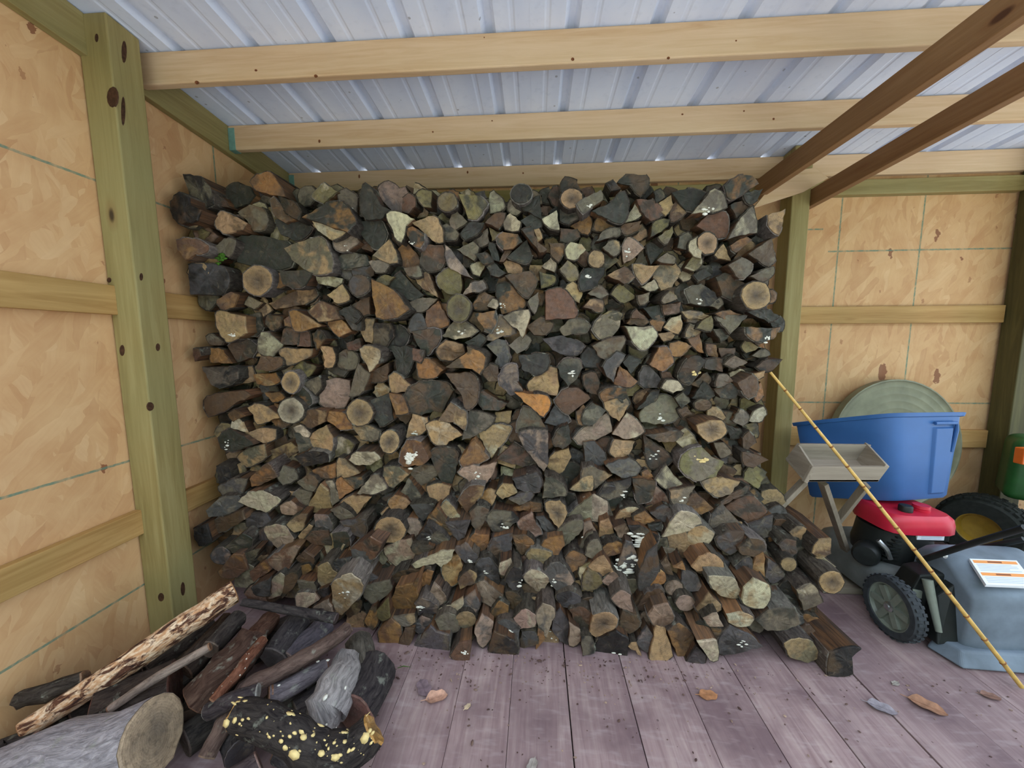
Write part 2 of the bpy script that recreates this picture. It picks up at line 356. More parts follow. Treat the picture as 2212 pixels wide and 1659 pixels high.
# ================================================================ the shed
RY0 = 0.40; YF, YB = -0.55, 3.12          # open front edge, inner face of the back wall
XL, XR = -2.05, 4.5
def roofz(y): return 3.05-0.0615*(y-1.906)

# ground outside the open side
g = MB(); g.add([(-30, -40, -0.35), (30, -40, -0.35), (30, 20, -0.35), (-30, 20, -0.35)], [(0, 1, 2, 3)])
MAT['grass'] = m_plain('pale_gravel_ground', (190, 192, 190), 0.9, 0.1, var=0.12, scale=9)
tag(g.build('ground', 'grass'), kind='structure')
# unseen trees added behind the viewer to dim light from the horizon
tl = MB(); r_ = random.Random(3); NX = 24
for k in range(NX):
    x = -24+48*k/(NX-1); tl.lathe([(0.0, 0), (1.6, 0.3), (1.9+r_.uniform(-.3, .4), 2.0), (1.7, 3.6), (1.0, 5.0+r_.uniform(-.5, 1)), (0.0, 6.2)], (x, -11+r_.uniform(-1, 1), -0.35), (0, 0, 1), 10)
MAT['trees'] = m_plain('added_tree_foliage', (66, 92, 44), 0.9, 0.1, var=0.4, scale=3)
tag(tl.build('added_treeline', 'trees', None, 0, smooth=True), 'unseen row of green trees added behind the viewer to dim the horizon', 'trees', kind='stuff')
# floor with separate boards
fl = boxo('floor', (XL-0.03, YF, -0.30), (XR, YB+0.05, -0.036), 'dark', None, 0); tag(fl, kind='structure')
edges = [1.1034*e for e in (-0.319, -0.099, 0.139, 0.393, 0.646, 0.881, 1.134, 1.395, 1.669)]
while edges[0] > XL+0.10: edges.insert(0, edges[0]-0.27-rng.uniform(-0.008, 0.008))
while edges[-1] < XR-0.1: edges.append(edges[-1]+0.275+rng.uniform(-0.01, 0.01))
edges[0] = XL
for a, b in zip(edges[:-1], edges[1:]):
    dz = rng.uniform(-0.005, 0.0); ga = 0.0008; gb = rng.choice((0.0008, 0.001, 0.004))
    boxo('floor_plank', (a+ga, YF-0.01, -0.036), (b-gb, YB, dz), 'floor', fl, 0.0015)
# walls
MAT['osbL'] = m_osb('strand_board_left', 'YZ', [(2.386, 2.3, 3.2), (0.2, 0, 3)], [(2.358, -2, 4), (1.012, -2, 4), (0.345, -2, 4)])
MAT['osbB'] = m_osb('strand_board_back', 'XZ', [(2.322, 0, 3), (2.912, 0, 3), (1.1, 0, 3)], [(2.291, 2.25, 4), (1.112, 1, 4), (2.458, 1.9, 2.2), (1.79, 0, 4)])
b = MB(); b.hexa([(XL-0.03, YF, -0.3), (XL, YF, -0.3), (XL, YB+0.03, -0.3), (XL-0.03, YB+0.03, -0.3),
                  (XL-0.03, YF, roofz(RY0)), (XL, YF, roofz(RY0)), (XL, YB+0.03, roofz(YB)), (XL-0.03, YB+0.03, roofz(YB))])
tag(b.build('wall_left', 'osbL', None, 0, origin=(0, 0, 0)), kind='structure')
b = MB(); b.box((XL-0.03, YB, -0.3), (XR, YB+0.03, roofz(YB)+0.0)); tag(b.build('wall_back', 'osbB', None, 0, origin=(0, 0, 0)), kind='structure')
# roof of ribbed sheets
ceil = empty('ceiling', (1.2, 1.0, 3.05)); tag(ceil, kind='structure')
RS = 0.388; ribs0 = 0.161-RS*6
for k in range(6):
    x0 = ribs0-RS/2+k*RS*3-0.25; prof = []
    x0 = ribs0 - RS/2 + k*RS*3
    for j in range(3):
        c = x0+RS*(j+0.5)
        prof += [(c-RS/2, 0), (c-0.128, 0), (c-0.119, 0.003), (c-0.107, 0.003), (c-0.098, 0), (c-0.034, 0), (c-0.014, 0.030), (c+0.014, 0.030), (c+0.034, 0),
                 (c+0.098, 0), (c+0.107, 0.003), (c+0.119, 0.003), (c+0.128, 0)]
    prof.append((x0+RS*3+0.03, 0)); n = len(prof); m_ = MB(); V = []; F = []
    for yy in (RY0, YB+0.12):
        V += [(x, yy, roofz(yy)+0.002+h+0.0012*(k % 2)) for x, h in prof]
        V += [(x, yy, roofz(yy)+0.006+h+0.0012*(k % 2)) for x, h in prof]
    for i in range(n-1):
        F += [(i, i+1, 2*n+i+1, 2*n+i), (n+i, 3*n+i, 3*n+i+1, n+i+1), (i, n+i, n+i+1, i+1), (2*n+i, 2*n+i+1, 3*n+i+1, 3*n+i)]
    F += [(0, 2*n, 3*n, n), (n-1, 2*n-1, 4*n-1, 3*n-1)]
    m_.add(V, F); m_.build('roof_panel', 'roof', ceil)

# posts, rafters, purlins, girts
def slopebox(x0, x1, y0, y1, zb, zt):
    b = MB(); b.hexa([(x0, y0, zb(y0)), (x1, y0, zb(y0)), (x1, y1, zb(y1)), (x0, y1, zb(y1)), (x0, y0, zt(y0)), (x1, y0, zt(y0)), (x1, y1, zt(y1)), (x0, y1, zt(y1))]); return b
def post(x0, x1, y0, y1, label, mat='treatedZ'):
    p = slopebox(x0, x1, y0, y1, lambda y: 0.0, lambda y: roofz(y)-0.004).build('wall_post', mat, None, 0.006); return tag(p, label, 'post')
POST1 = post(-2.046, -1.903, 1.695, 1.838, 'thick greenish square post beside the left wall, with dark splits near its top')
knots(POST1, [(243, 210, 13, 24), (209, 82, 4, 10), (264, 757, 6, 13), (236, 605, 5, 6), (348, 1290, 7, 10)], 'Y', 1.695)
knots(POST1, [(268, 112, 6, 26), (266, 240, 5, 34), (305, 598, 4, 9), (341, 750, 5, 9), (325, 878, 8, 10), (395, 1272, 5, 16)], 'X', -1.903)
post(1.836, 1.962, 2.93, 3.07, 'greenish square post just right of the woodpile, between two brown rafters')
post(3.535, 3.68, 2.96, 3.10, 'post painted dark for shade at the far right end of the back wall', 'shadedtreatedZ')
tag(slopebox(-2.048, -2.010, RY0+0.03, 3.10, lambda y: roofz(y)-0.178, lambda y: roofz(y)-0.002).build('rafter', 'treatedY', None, 0.003), 'long rafter board sloping along the top of the left wall', 'rafter')
PL = ['purlin nearest the camera, thick pale beam across the top of the picture', 'middle of the three pale purlins under the metal roof', 'rearmost pale purlin just above the top logs']
def purlin(yf, label):
    zt = roofz(yf)-0.004
    o = boxo('purlin', (-2.008, yf, zt-0.150), (XR-0.1, yf+0.042, zt), 'pineX', None, 0.006)
    return tag(o, label, 'beam', 'purlins under the roof')
for yf, lb in zip((1.906, 2.47, 3.068), PL):
    o = purlin(yf, lb)
    knots(o, {1.906: [(1237, 128, 6, 6), (425, 178, 7, 6), (553, 152, 5, 4), (682, 164, 6, 5), (1444, 125, 5, 4), (1046, 81, 2, 2), (1590, 88, 3, 3)], 2.47: [(1063, 261, 3, 2), (935, 285, 3, 3), (1474, 247, 4, 3), (1607, 240, 3, 3), (1671, 257, 4, 4), (690, 305, 4, 6)], 3.068: [(1010, 372, 3, 5), (1130, 374, 3, 3), (776, 381, 3, 7)]}[yf], 'Y', yf, 0.65, 'pineknot')
    if yf > 2: boxo('joist_hanger', (-2.0085, yf-0.003, roofz(yf)-0.157), (-1.965, yf+0.046, roofz(yf)-0.02), 'teal', o, 0.002)
purlin(1.30, 'purlin overhead in front of the left post, above the frame')
tag(slopebox(1.60, 1.648, RY0+0.05, 2.98, lambda y: 2.645+0.015*(2.91-y), lambda y: 2.772+0.02*(2.945-y)).build('rafter', 'brownY', None, 0.003), 'brown rafter rising to the upper right, ending left of the right post', 'rafter')
tag(slopebox(1.965, 2.012, RY0+0.05, 3.02, lambda y: 2.568+0.030*(2.98-y), lambda y: 2.685+0.031*(2.98-y)).build('rafter', 'brownY', None, 0.003), 'lower brown rafter on the right side of the right post', 'rafter')
gs = MB(); pts = [onY(x, y, 2.905) for x, y in ((1628, 449), (1737, 414), (1790, 384), (1760, 362), (1690, 372))]; n = len(pts)
gs.add(pts+[p+Vector((0, 0.022, 0)) for p in pts], [tuple(range(n)), tuple(range(2*n-1, n-1, -1))]+[(i, i+n, (i+1) % n+n, (i+1) % n) for i in range(n)])
tag(gs.build('gusset_board', 'pineX', None, 0.002), 'pale angled board between the two brown rafters at the post top', 'board')
def girt(lo, hi, mat, label): return tag(boxo('wall_girt', lo, hi, mat, None, 0.004), label, 'rail')
girt((-2.05, YF, 1.740), (-2.012, 3.08, 1.878), 'railY', 'upper horizontal rail on the left wall behind the post')
girt((-2.05, YF, 0.628), (-2.012, 3.08, 0.756), 'railY', 'lower horizontal rail on the left wall with pale dusty top')
girt((1.965, 3.078, 1.738), (3.53, 3.12, 1.868), 'railX', 'horizontal rail halfway up the right back wall')
girt((-1.9, 3.082, 1.738), (1.83, 3.12, 1.868), 'railX', 'horizontal back wall rail hidden behind the stacked logs')
girt((1.965, 3.078, 0.765), (3.53, 3.12, 0.905), 'railX', 'low rail on the back wall behind the blue tote')
girt((1.965, 3.06, 2.685), (3.53, 3.12, 2.790), 'treatedX', 'greenish top plate board along the right back wall')
girt((-1.95, 3.06, 2.685), (1.83, 3.12, 2.790), 'treatedX', 'greenish top plate board behind the top row of logs')

# ================================================================ the woodpile
# every log end: colour code, outline (units of the local grid), flags: f white lumps for fungus and painted wet glints, m moss, h dark heart, R round (centre, radii)
GRID = {
(350,350,2.049): """k 22,13 40,15 50,28 54,44 40,48 29,35
k 9,42 18,33 27,37 28,45 40,50 36,61 20,65 12,58
r 51,36 61,36 71,48 55,46
d 68,27 80,22 92,26 97,35 90,44 78,48 68,42
o 93,21 104,13 114,11 126,28 129,36 113,34 100,30
t 56,62 62,52 72,55 88,64 84,71 68,75 58,70
g 80,53 92,45 104,48 111,60 108,70 96,72 90,62
b 114,40 118,37 128,50 143,60 130,64 119,57
d 122,36 135,40 146,52 143,60 128,50
d 148,58 172,44 190,42 203,62 194,73 158,61
y 158,36 171,22 185,31 170,43
gf 185,33 194,28 206,38 205,52 197,60 190,46
w 157,60 167,63 195,72 179,82 164,72
pf 181,84 185,77 203,77 208,84 196,93 184,92
d 119,61 140,62 158,70 150,80 140,83 125,76
gm 49,93 60,86 70,80 77,83 74,95 70,100 60,97
dm 77,80 95,77 128,83 140,92 135,110 110,113 80,105
r 15,82 35,81 48,88 47,95 35,97 25,103 17,93
o 32,98 45,96 62,102 55,108 35,106
r 34,67 45,65 58,78 50,85 36,82
g 129,91 140,86 155,81 168,80 178,100 178,115 165,118 150,113 137,103
k 28,109 45,108 64,111 70,125 62,140 30,139 29,125
tRh 100,125 15,15
b 112,117 124,117 130,130 118,133
d 125,115 150,114 158,117 150,130 138,133 128,128
y 160,117 190,123 183,132 165,128
d 183,103 200,95 215,98 219,108 200,112 186,110
vR 208,130 11,11
t 174,140 190,129 197,145 185,149
b 113,149 140,136 155,125 163,140 150,150 120,155
t 87,150 92,142 105,148 97,155
b 58,145 72,137 80,140 75,153 62,155
b 155,157 167,147 180,152 187,165 165,168
b 199,152 218,139 219,160 210,162
d 183,158 198,152 210,163 203,170""",
(780,350,2.049): """d 2,25 5,23 13,33 20,45 30,50 20,60 5,60 0,50
p 18,28 25,21 33,22 40,28 46,26 50,37 45,45 42,55 33,52 24,42
r 44,38 50,33 57,38 57,47 50,54 43,52
y 58,34 65,29 74,31 74,48 66,47
yR 91,42 10,10
y 103,34 125,36 133,44 122,60 113,59
g 136,33 140,30 152,46 148,51 136,54
dR 169,33 11,10
gR 162,47 8,9
d 170,49 188,36 190,60 176,52
w 27,55 40,53 55,60 47,67 42,84 38,82 33,70
d 0,63 20,62 27,75 20,92 10,88 0,76
g 93,62 98,48 112,63 107,67 96,71
d 82,70 90,65 103,76 100,82 88,82
t 54,64 75,57 81,60 86,84 78,84 66,74
df 46,70 54,68 66,75 66,84 62,90 52,84
d 105,75 117,63 129,64 125,73 110,82
b 131,64 140,55 152,54 150,63 145,70
w 150,63 157,54 168,63 166,72 152,71
d 168,62 178,56 190,60 190,68 176,70
w 191,60 206,51 209,71 200,70
t 181,68 186,67 191,80 186,84
d 170,72 180,69 186,85 196,92 188,95
g 117,80 133,70 135,85 123,90
y 135,69 147,74 138,83
d 143,80 150,74 165,76 170,84 160,91 150,92 144,86
g 101,92 118,84 124,90 119,104
d 135,85 142,87 146,105 139,103 135,92
d 155,100 175,82 180,98 176,106 158,102
b 146,105 152,92 158,95 150,105
t 12,99 29,82 37,97 38,106 30,107 20,103
b 38,94 46,82 60,99 62,108 50,112 42,108
g 8,105 15,104 30,107 25,116 15,116
r 64,87 86,88 89,100 85,112 70,115 62,107
p 89,88 100,100 118,123 105,118 92,110
g 45,112 60,109 64,120 50,120
d 120,97 130,95 139,105 130,108
dm 133,107 140,106 153,117 145,121 137,119
t 148,104 160,104 170,112 168,119 155,117
y 115,109 125,105 131,108 125,120 118,118
b 152,120 178,115 185,125 182,133 176,143 165,135
y 188,115 205,121 204,127 190,133
w 191,110 201,99 206,101 204,116
b 198,85 213,86 215,95 208,105 200,97
t 58,124 65,117 71,118 80,142 68,135
y 80,122 95,110 105,118 106,130 104,140 92,139 84,133
p 107,140 115,128 128,125 132,133 120,137
d 28,133 42,116 60,135 66,140 55,146 40,143
y 15,126 25,119 35,121 25,131
o 11,124 30,133 45,150 50,155 28,165 16,163 13,145
gf 50,149 65,143 80,144 70,155 56,158
r 69,157 81,147 91,165 92,172 72,176 68,165
yRh 103,154 12,14
b 118,150 130,137 140,142 134,155 120,155
w 133,152 139,144 145,150 142,155
df 143,130 152,127 174,149 168,156 148,160 145,145
g 176,147 187,137 187,150 183,160
r 195,137 210,133 221,142 228,160 225,164 195,166
d 120,160 141,157 143,165 137,180 130,177
g 150,163 176,156 178,163 170,185 164,175""",
(1210,350,2.3056): """tRh 11,34 10,9
d 1,20 5,14 15,17 20,27 12,24 2,30
gf 16,39 25,33 38,26 40,35 30,42 22,48
d 30,46 47,38 60,28 64,40 62,52 58,57 45,53
d 54,19 62,11 80,12 83,20 75,32 66,22
k 44,20 50,17 57,25 48,27
w 61,57 70,39 76,50 70,54
r 72,35 86,35 98,50 85,55 76,46
t 91,40 104,31 106,40 99,50
b 103,55 106,40 110,35 118,47 110,54
d 88,28 94,25 98,33 90,38
d 105,29 120,25 138,30 130,45 118,45
gf 124,48 135,35 145,25 151,28 156,42 140,46
d 154,22 172,12 180,13 186,20 175,27 160,35
d 172,30 190,25 185,35 178,40
r 128,60 138,50 155,47 158,55 155,70 148,71 138,66
g 158,72 168,55 180,42 184,60 184,66 170,68
t 195,50 211,44 208,60 205,68 197,62
d 160,40 175,35 178,45 165,52
o 10,60 27,50 30,58 26,68 18,65
d 31,63 35,52 45,54 52,60 40,65
d 0,40 15,45 18,50 8,58 0,55
b 0,62 15,63 18,70 5,76 0,74
g 34,74 40,65 55,62 56,68 46,71
b 57,64 60,58 76,55 73,64 62,68
y 85,70 87,58 97,53 103,54 95,65
y 92,70 105,60 106,66 101,76 98,77
gf 110,80 112,70 120,66 124,72 118,82
tRh 138,76 9,10
w 121,83 122,74 129,70 133,80 132,90 125,88
t 145,87 153,77 160,92 148,90
y 117,99 125,88 131,88 132,97 125,102
b 160,78 175,70 180,73 165,85
g 177,86 198,72 199,82 202,92 195,98 187,93
g 158,97 170,90 180,96 178,104 168,109
gf 178,107 185,104 200,98 200,105 190,112
b 146,108 155,104 175,115 168,130 152,125
tRh 184,125 13,13
tR 198,126 5,6
w 5,82 10,75 20,77 24,82 17,90 7,90
tRh 34,91 7.5,8
y 41,85 55,92 42,103 38,97
g 45,75 55,75 55,85 50,88 40,80
pf 58,80 64,70 78,81 66,92 60,95
d 81,78 92,76 96,80 90,90 85,96 82,86
g 91,92 100,85 108,90 107,95 95,94
t 69,96 80,97 93,97 88,103 77,114 70,104
g 88,103 95,95 108,95 113,103 105,117 95,120 88,112
w 76,117 88,110 92,118 84,121
df 23,100 42,99 41,105 35,115 20,120 18,112
y 0,100 7,92 15,98 18,108 10,112
b 45,106 60,98 70,108 60,114
d 125,106 135,100 142,106 130,112
kf 118,120 133,115 145,122 150,132 135,135 122,132
y 48,124 57,114 71,127 60,132
g 26,123 35,115 45,124 38,128
t 5,119 12,112 21,123 18,132 11,128
g 73,125 84,122 83,130 75,134
y 95,130 103,121 110,128 100,132
r 96,134 113,131 112,140 98,143
d 78,137 92,134 97,145 88,148
b 22,136 28,129 40,130 40,140 30,138
y 37,145 45,140 58,142 56,148
b 67,146 72,138 80,147
g 114,140 133,141 143,147 120,147
g 140,135 150,127 153,133 148,138
b 160,138 177,134 172,142
b 146,142 160,139 175,145 160,148
d 175,140 190,138 205,145 195,150""",
(400,670,2.049): """tf 32,5 36,1 62,7 63,20 64,24 54,30 43,33 36,22
gf 22,28 28,25 40,33 38,37 26,36
d 64,5 78,3 82,18 75,27 65,25
b 87,5 101,7 100,17 93,21 85,15
o 110,2 118,1 143,16 128,21 116,22
r 104,10 112,5 113,18 105,16
b 129,0 145,2 148,14 140,12
o 150,14 160,3 175,22 162,28
d 163,2 185,10 184,21 176,20
t 185,16 190,9 199,10 197,35 190,33 186,25
k 199,14 215,14 219,28 208,40 198,36
g 76,42 80,24 88,24 96,32 102,36 92,49 84,48
b 104,20 118,20 117,36 100,36
r 119,22 130,23 132,38 118,38
df 134,25 142,22 148,30 138,42
b 45,38 60,30 75,38 70,50 55,55
o 27,40 38,42 48,56 27,55
r 8,41 14,41 16,48 10,54
t 99,42 115,41 133,41 131,49 118,55 108,58 102,50
b 74,62 80,48 92,50 100,50 102,57 88,64
kf 18,60 45,60 55,62 55,72 35,82 27,78
b 60,62 70,60 75,75 58,78 50,80
o 72,68 95,66 100,75 85,80 76,78
o 84,87 100,87 105,92 92,97
tRh 111,76 9,11
y 113,62 125,54 137,60 130,70 120,72
t 142,38 155,40 158,50 155,60 147,60 145,45
g 158,48 172,40 182,50 180,61 162,60
w 184,41 192,38 205,43 203,56 194,65 190,55
r 170,35 183,30 186,40 172,42
p 142,98 147,75 158,72 173,75 174,90 168,102 150,103
g 122,78 140,70 143,80 137,89 128,82
d 112,90 120,80 130,88 133,98 120,103 108,98
g 173,90 182,57 194,68 188,85 180,90
b 195,65 214,56 214,72 197,76
b 20,95 32,88 60,85 70,90 50,100 25,112
t 66,103 73,99 85,102 100,113 85,118 76,120 72,110
wRh 111,106 13,13
b 120,112 135,105 148,106 146,118 133,124 122,120
o 149,107 165,108 174,115 176,125 163,126 150,117
tRh 184,108 13,13.5
d 196,95 215,88 219,115 205,122 198,108
b 45,110 52,105 62,112 50,117
w 48,124 53,112 60,118 65,129
t 62,130 78,125 95,126 94,136 82,140
df 35,135 45,126 60,133 70,142 50,149 38,145
w 114,124 121,121 132,130 130,134 120,132
t 131,131 148,122 155,135 154,148 142,150 133,140
y 155,136 165,134 178,142 172,152 152,157
w 173,158 180,150 198,150 205,157 195,163 180,163
tRh 215,139 10,12
g 176,122 190,121 205,128 203,136 185,136
b 84,150 110,140 120,148 105,158 88,162
d 115,130 132,135 134,148 120,150
k 115,155 130,150 150,152 150,160 125,165
g 55,155 70,145 82,142 85,155 65,165""",
(830,670,2.049): """d 0,14 15,16 26,26 20,38 5,42 0,38
v 25,20 33,4 40,5 46,20 28,24
d 29,23 45,20 58,21 59,30 52,40 46,47 38,40 33,32
gf 61,27 75,10 85,12 98,22 90,28 75,31
gf 106,31 118,15 121,6 130,11 138,24 125,27 115,32
b 150,17 165,7 178,15 170,26 158,26
g 185,20 195,10 210,10 217,17 214,22 200,25 190,27
v 108,37 118,30 127,32 131,45 130,57 122,60 117,57 120,50
g 131,37 147,25 155,32 148,42 140,46
v 167,30 185,27 200,31 211,38 203,47 190,47 178,42
d 85,34 100,25 107,30 100,40 92,39
b 55,44 65,32 82,36 85,45 72,53 60,52
d 6,39 20,38 31,40 30,48 25,66 20,71 15,68 13,52
r 30,40 42,42 38,55 30,52
o 65,60 88,44 87,39 95,42 106,50 100,67 93,62
o 35,53 48,52 62,63 55,70 37,71
t 5,70 10,66 20,73 30,82 10,89 6,80
b 65,67 90,66 97,72 99,85 95,100 86,104 82,90 73,78
d 20,95 30,80 45,76 65,77 72,85 60,108 52,106 40,110 25,105
o 5,88 18,90 25,108 12,110
b 103,65 112,57 120,60 121,75 110,75
v 121,70 130,58 139,58 140,75 146,85 133,90 123,80
d 142,48 155,47 172,47 174,55 165,67 155,67 145,62
t 151,79 162,68 172,60 182,62 184,80 182,90 165,87 153,85
df 183,60 190,52 205,52 208,62 200,75 194,80 186,70
d 97,90 105,85 120,95 130,98 120,106 105,105
O 138,87 158,89 172,91 175,98 168,112 155,102
b 180,95 195,82 205,83 217,93 205,102 195,110 185,103
t 57,117 70,98 80,105 86,108 85,126 73,118
g 82,137 90,106 98,108 116,114 105,127 90,135
v 169,119 180,100 196,117 185,123
g 140,128 147,102 158,105 171,125 155,129
b 203,107 210,100 219,110 215,121 205,120
tf 23,134 30,109 45,114 46,122 40,130 27,136
t 44,121 52,117 68,120 81,132 68,138 65,142 52,140 47,131
t 99,128 107,124 125,121 134,125 120,145 113,156 107,145
rF 16,160 24,138 38,140 46,158 40,163 20,165
d 48,152 57,146 73,147 78,155 75,172 70,185 60,180
r 80,158 95,137 105,150 110,156 95,162 83,165
r 119,157 137,140 150,150 158,160 145,165
v 143,130 172,128 173,160 168,170 158,158 150,148
t 171,163 180,150 194,146 197,155 190,168 182,173
d 178,140 185,125 194,121 197,138 188,145""",
(1260,670,2.049): """g 10,20 20,5 35,3 41,5 38,18 30,28 18,30
b 46,14 55,2 69,12 62,17
w 44,17 60,18 72,17 78,27 72,35 62,42 52,32
t 85,18 93,8 103,5 104,18 100,25 90,21
g 104,1 128,4 122,13 110,12
y 125,12 135,6 137,15 134,22 120,19
g 108,28 113,14 130,20 118,27
df 70,12 80,5 86,13 82,22 72,18
b 79,25 98,22 95,29 85,33
g 140,8 152,5 173,6 165,15 155,25 150,18
d 137,20 148,20 153,28 145,33
df 172,18 200,19 208,18 203,28 190,34 175,28
d 195,10 207,7 212,12 210,22 200,19
o 110,30 122,25 127,45 120,43
g 10,38 20,33 42,28 44,32 33,50 25,54 18,50
v 21,60 35,44 44,48 36,60 32,76 25,70
df 42,55 48,48 61,54 50,67
o 70,57 80,40 88,39 95,55 83,64
b 92,35 105,34 115,38 103,49 93,47
r 130,36 140,37 142,50 132,48
b 143,40 160,40 158,48 146,50
y 167,38 172,31 185,39 172,45
o 177,30 190,34 191,40 182,36
g 178,48 190,39 197,47 185,50
dY 101,66 110,52 118,48 130,53 122,65 112,78 103,75
b 131,52 147,52 147,65 128,61
g 149,57 160,48 173,55 160,61
k 182,60 195,52 210,52 200,63 190,65
o 33,78 38,58 57,75 50,81
v 59,77 63,60 70,60 85,74 78,82 65,82
r 82,66 92,66 97,73 85,74
w 154,67 165,62 173,67 163,77
g 140,80 143,68 152,68 158,75 148,80
t 180,67 192,64 190,70 185,73
b 163,77 178,68 184,78 182,90 175,93 168,85
o 180,85 187,76 190,90 183,97
b 113,78 130,66 135,75 123,82
gf 83,82 88,74 100,75 106,83 95,87
d 0,68 13,66 17,78 15,89 5,86
d 18,88 30,82 45,84 50,98 46,105 44,94 30,93 22,97
t 22,97 32,92 45,93 48,100 38,117 28,110
d 57,105 70,88 80,85 75,97 65,102
gf 60,110 68,97 80,90 95,93 102,105 100,113 85,120 62,118
d 97,93 105,87 112,97 104,104
d 115,93 127,76 138,90 130,95
d 138,83 150,75 163,85 160,92 145,92
gR 126,100 9,6
t 131,102 140,102 150,113 145,117 131,117
th 120,122 133,117 146,117 151,127 145,135 132,139 122,130
b 100,105 110,102 115,110 105,113
w 175,117 180,107 190,102 193,110 185,118
g 158,117 165,105 172,108 175,115 168,122
p -10,135 5,122 26,108 30,128 12,137 -5,141
g 0,110 10,98 24,106 10,121 0,120
p 31,131 46,109 64,128 55,134 45,136
t 28,150 33,137 54,139 48,152 35,156
df 63,130 75,140 94,158 85,165 70,166 65,150
b 66,132 90,128 105,130 98,138 80,139
v 0,140 12,139 22,150 23,160 10,165 2,160
y 95,135 108,125 120,140 118,148 105,145
yY 103,158 112,148 125,145 135,155 148,160 140,175 120,180 105,170
g 138,140 148,140 156,151 145,156
d 150,120 165,125 170,135 155,135
b 168,135 175,128 182,140 170,150
b 168,150 180,152 195,158 180,166 170,163""",
(400,990,2.049): """b 68,22 80,10 87,6 96,20 80,28 70,30
g 97,20 103,8 115,12 118,22 103,28
w 56,46 66,36 82,35 92,40 100,44 85,57 70,52
b 92,37 100,32 109,41 104,44
g 111,43 120,33 133,36 130,48 120,53 112,50
r 100,50 110,46 118,52 125,55 115,60 102,58
t 130,50 142,28 150,35 155,55 140,58 132,55
gf 148,25 155,24 162,45 155,50
g 118,25 130,17 140,25 135,35 125,32
b 134,13 158,5 158,20 140,20
t 160,15 162,0 167,1 183,16 175,19 160,20
o 157,28 163,21 178,33 163,43 158,35
d 167,22 185,20 187,28 178,32
g 181,37 195,20 203,18 212,32 195,38
t 163,48 175,40 195,42 180,60 170,55
g 153,55 163,51 178,62 175,67 160,62
v 163,67 180,65 190,65 188,84 175,78
v 136,60 150,61 155,76 145,80 137,72
t 107,70 120,60 128,60 125,73 115,78
t 119,82 130,70 134,72 130,82 121,86
b 127,85 135,77 150,77 157,92 145,92 135,90
d 155,80 170,78 173,92 158,100
p 83,75 95,70 105,72 114,85 103,101 92,90
v 65,62 85,58 90,68 75,75 65,72
v 77,78 83,75 92,90 90,100 80,104 77,90
b 25,72 40,62 60,55 62,65 45,75 30,78
k 9,75 22,70 27,88 14,92
v 22,55 35,43 55,40 60,50 40,60 25,62
v 35,30 55,22 65,22 60,38 40,40
k 33,10 45,10 48,25 36,27
d 40,95 60,80 70,85 65,98 50,100
vR 37,103 10,9
r 35,120 50,102 60,103 65,118 55,125 40,126
g 52,110 70,98 78,97 72,108 60,116
r 68,120 85,107 94,112 90,118 72,130
r 87,107 98,100 115,93 120,95 110,115 103,122 93,115
b 117,106 125,98 135,105 135,112 122,110
b 120,115 130,112 133,118 124,124
t 140,115 150,110 155,118 162,124 145,137 140,130
v 150,117 160,108 175,105 172,120 163,123
r 175,95 195,83 207,90 200,105 185,108
v 175,98 190,98 198,106 187,118 178,115
tf 154,135 160,128 175,122 187,135 180,150 165,165 156,163
v 183,125 192,120 205,128 200,131 184,130
g 188,135 215,130 218,140 200,154 190,147
v 70,137 85,130 90,125 88,145 75,145
p 90,130 100,121 106,125 100,145 88,148
b 105,125 118,120 115,135 102,148
g 118,130 135,132 138,140 133,145 120,137
p 118,143 135,143 140,150 125,160 117,155
k 140,140 150,137 153,150 140,150
p 135,158 150,150 155,165 140,168""",
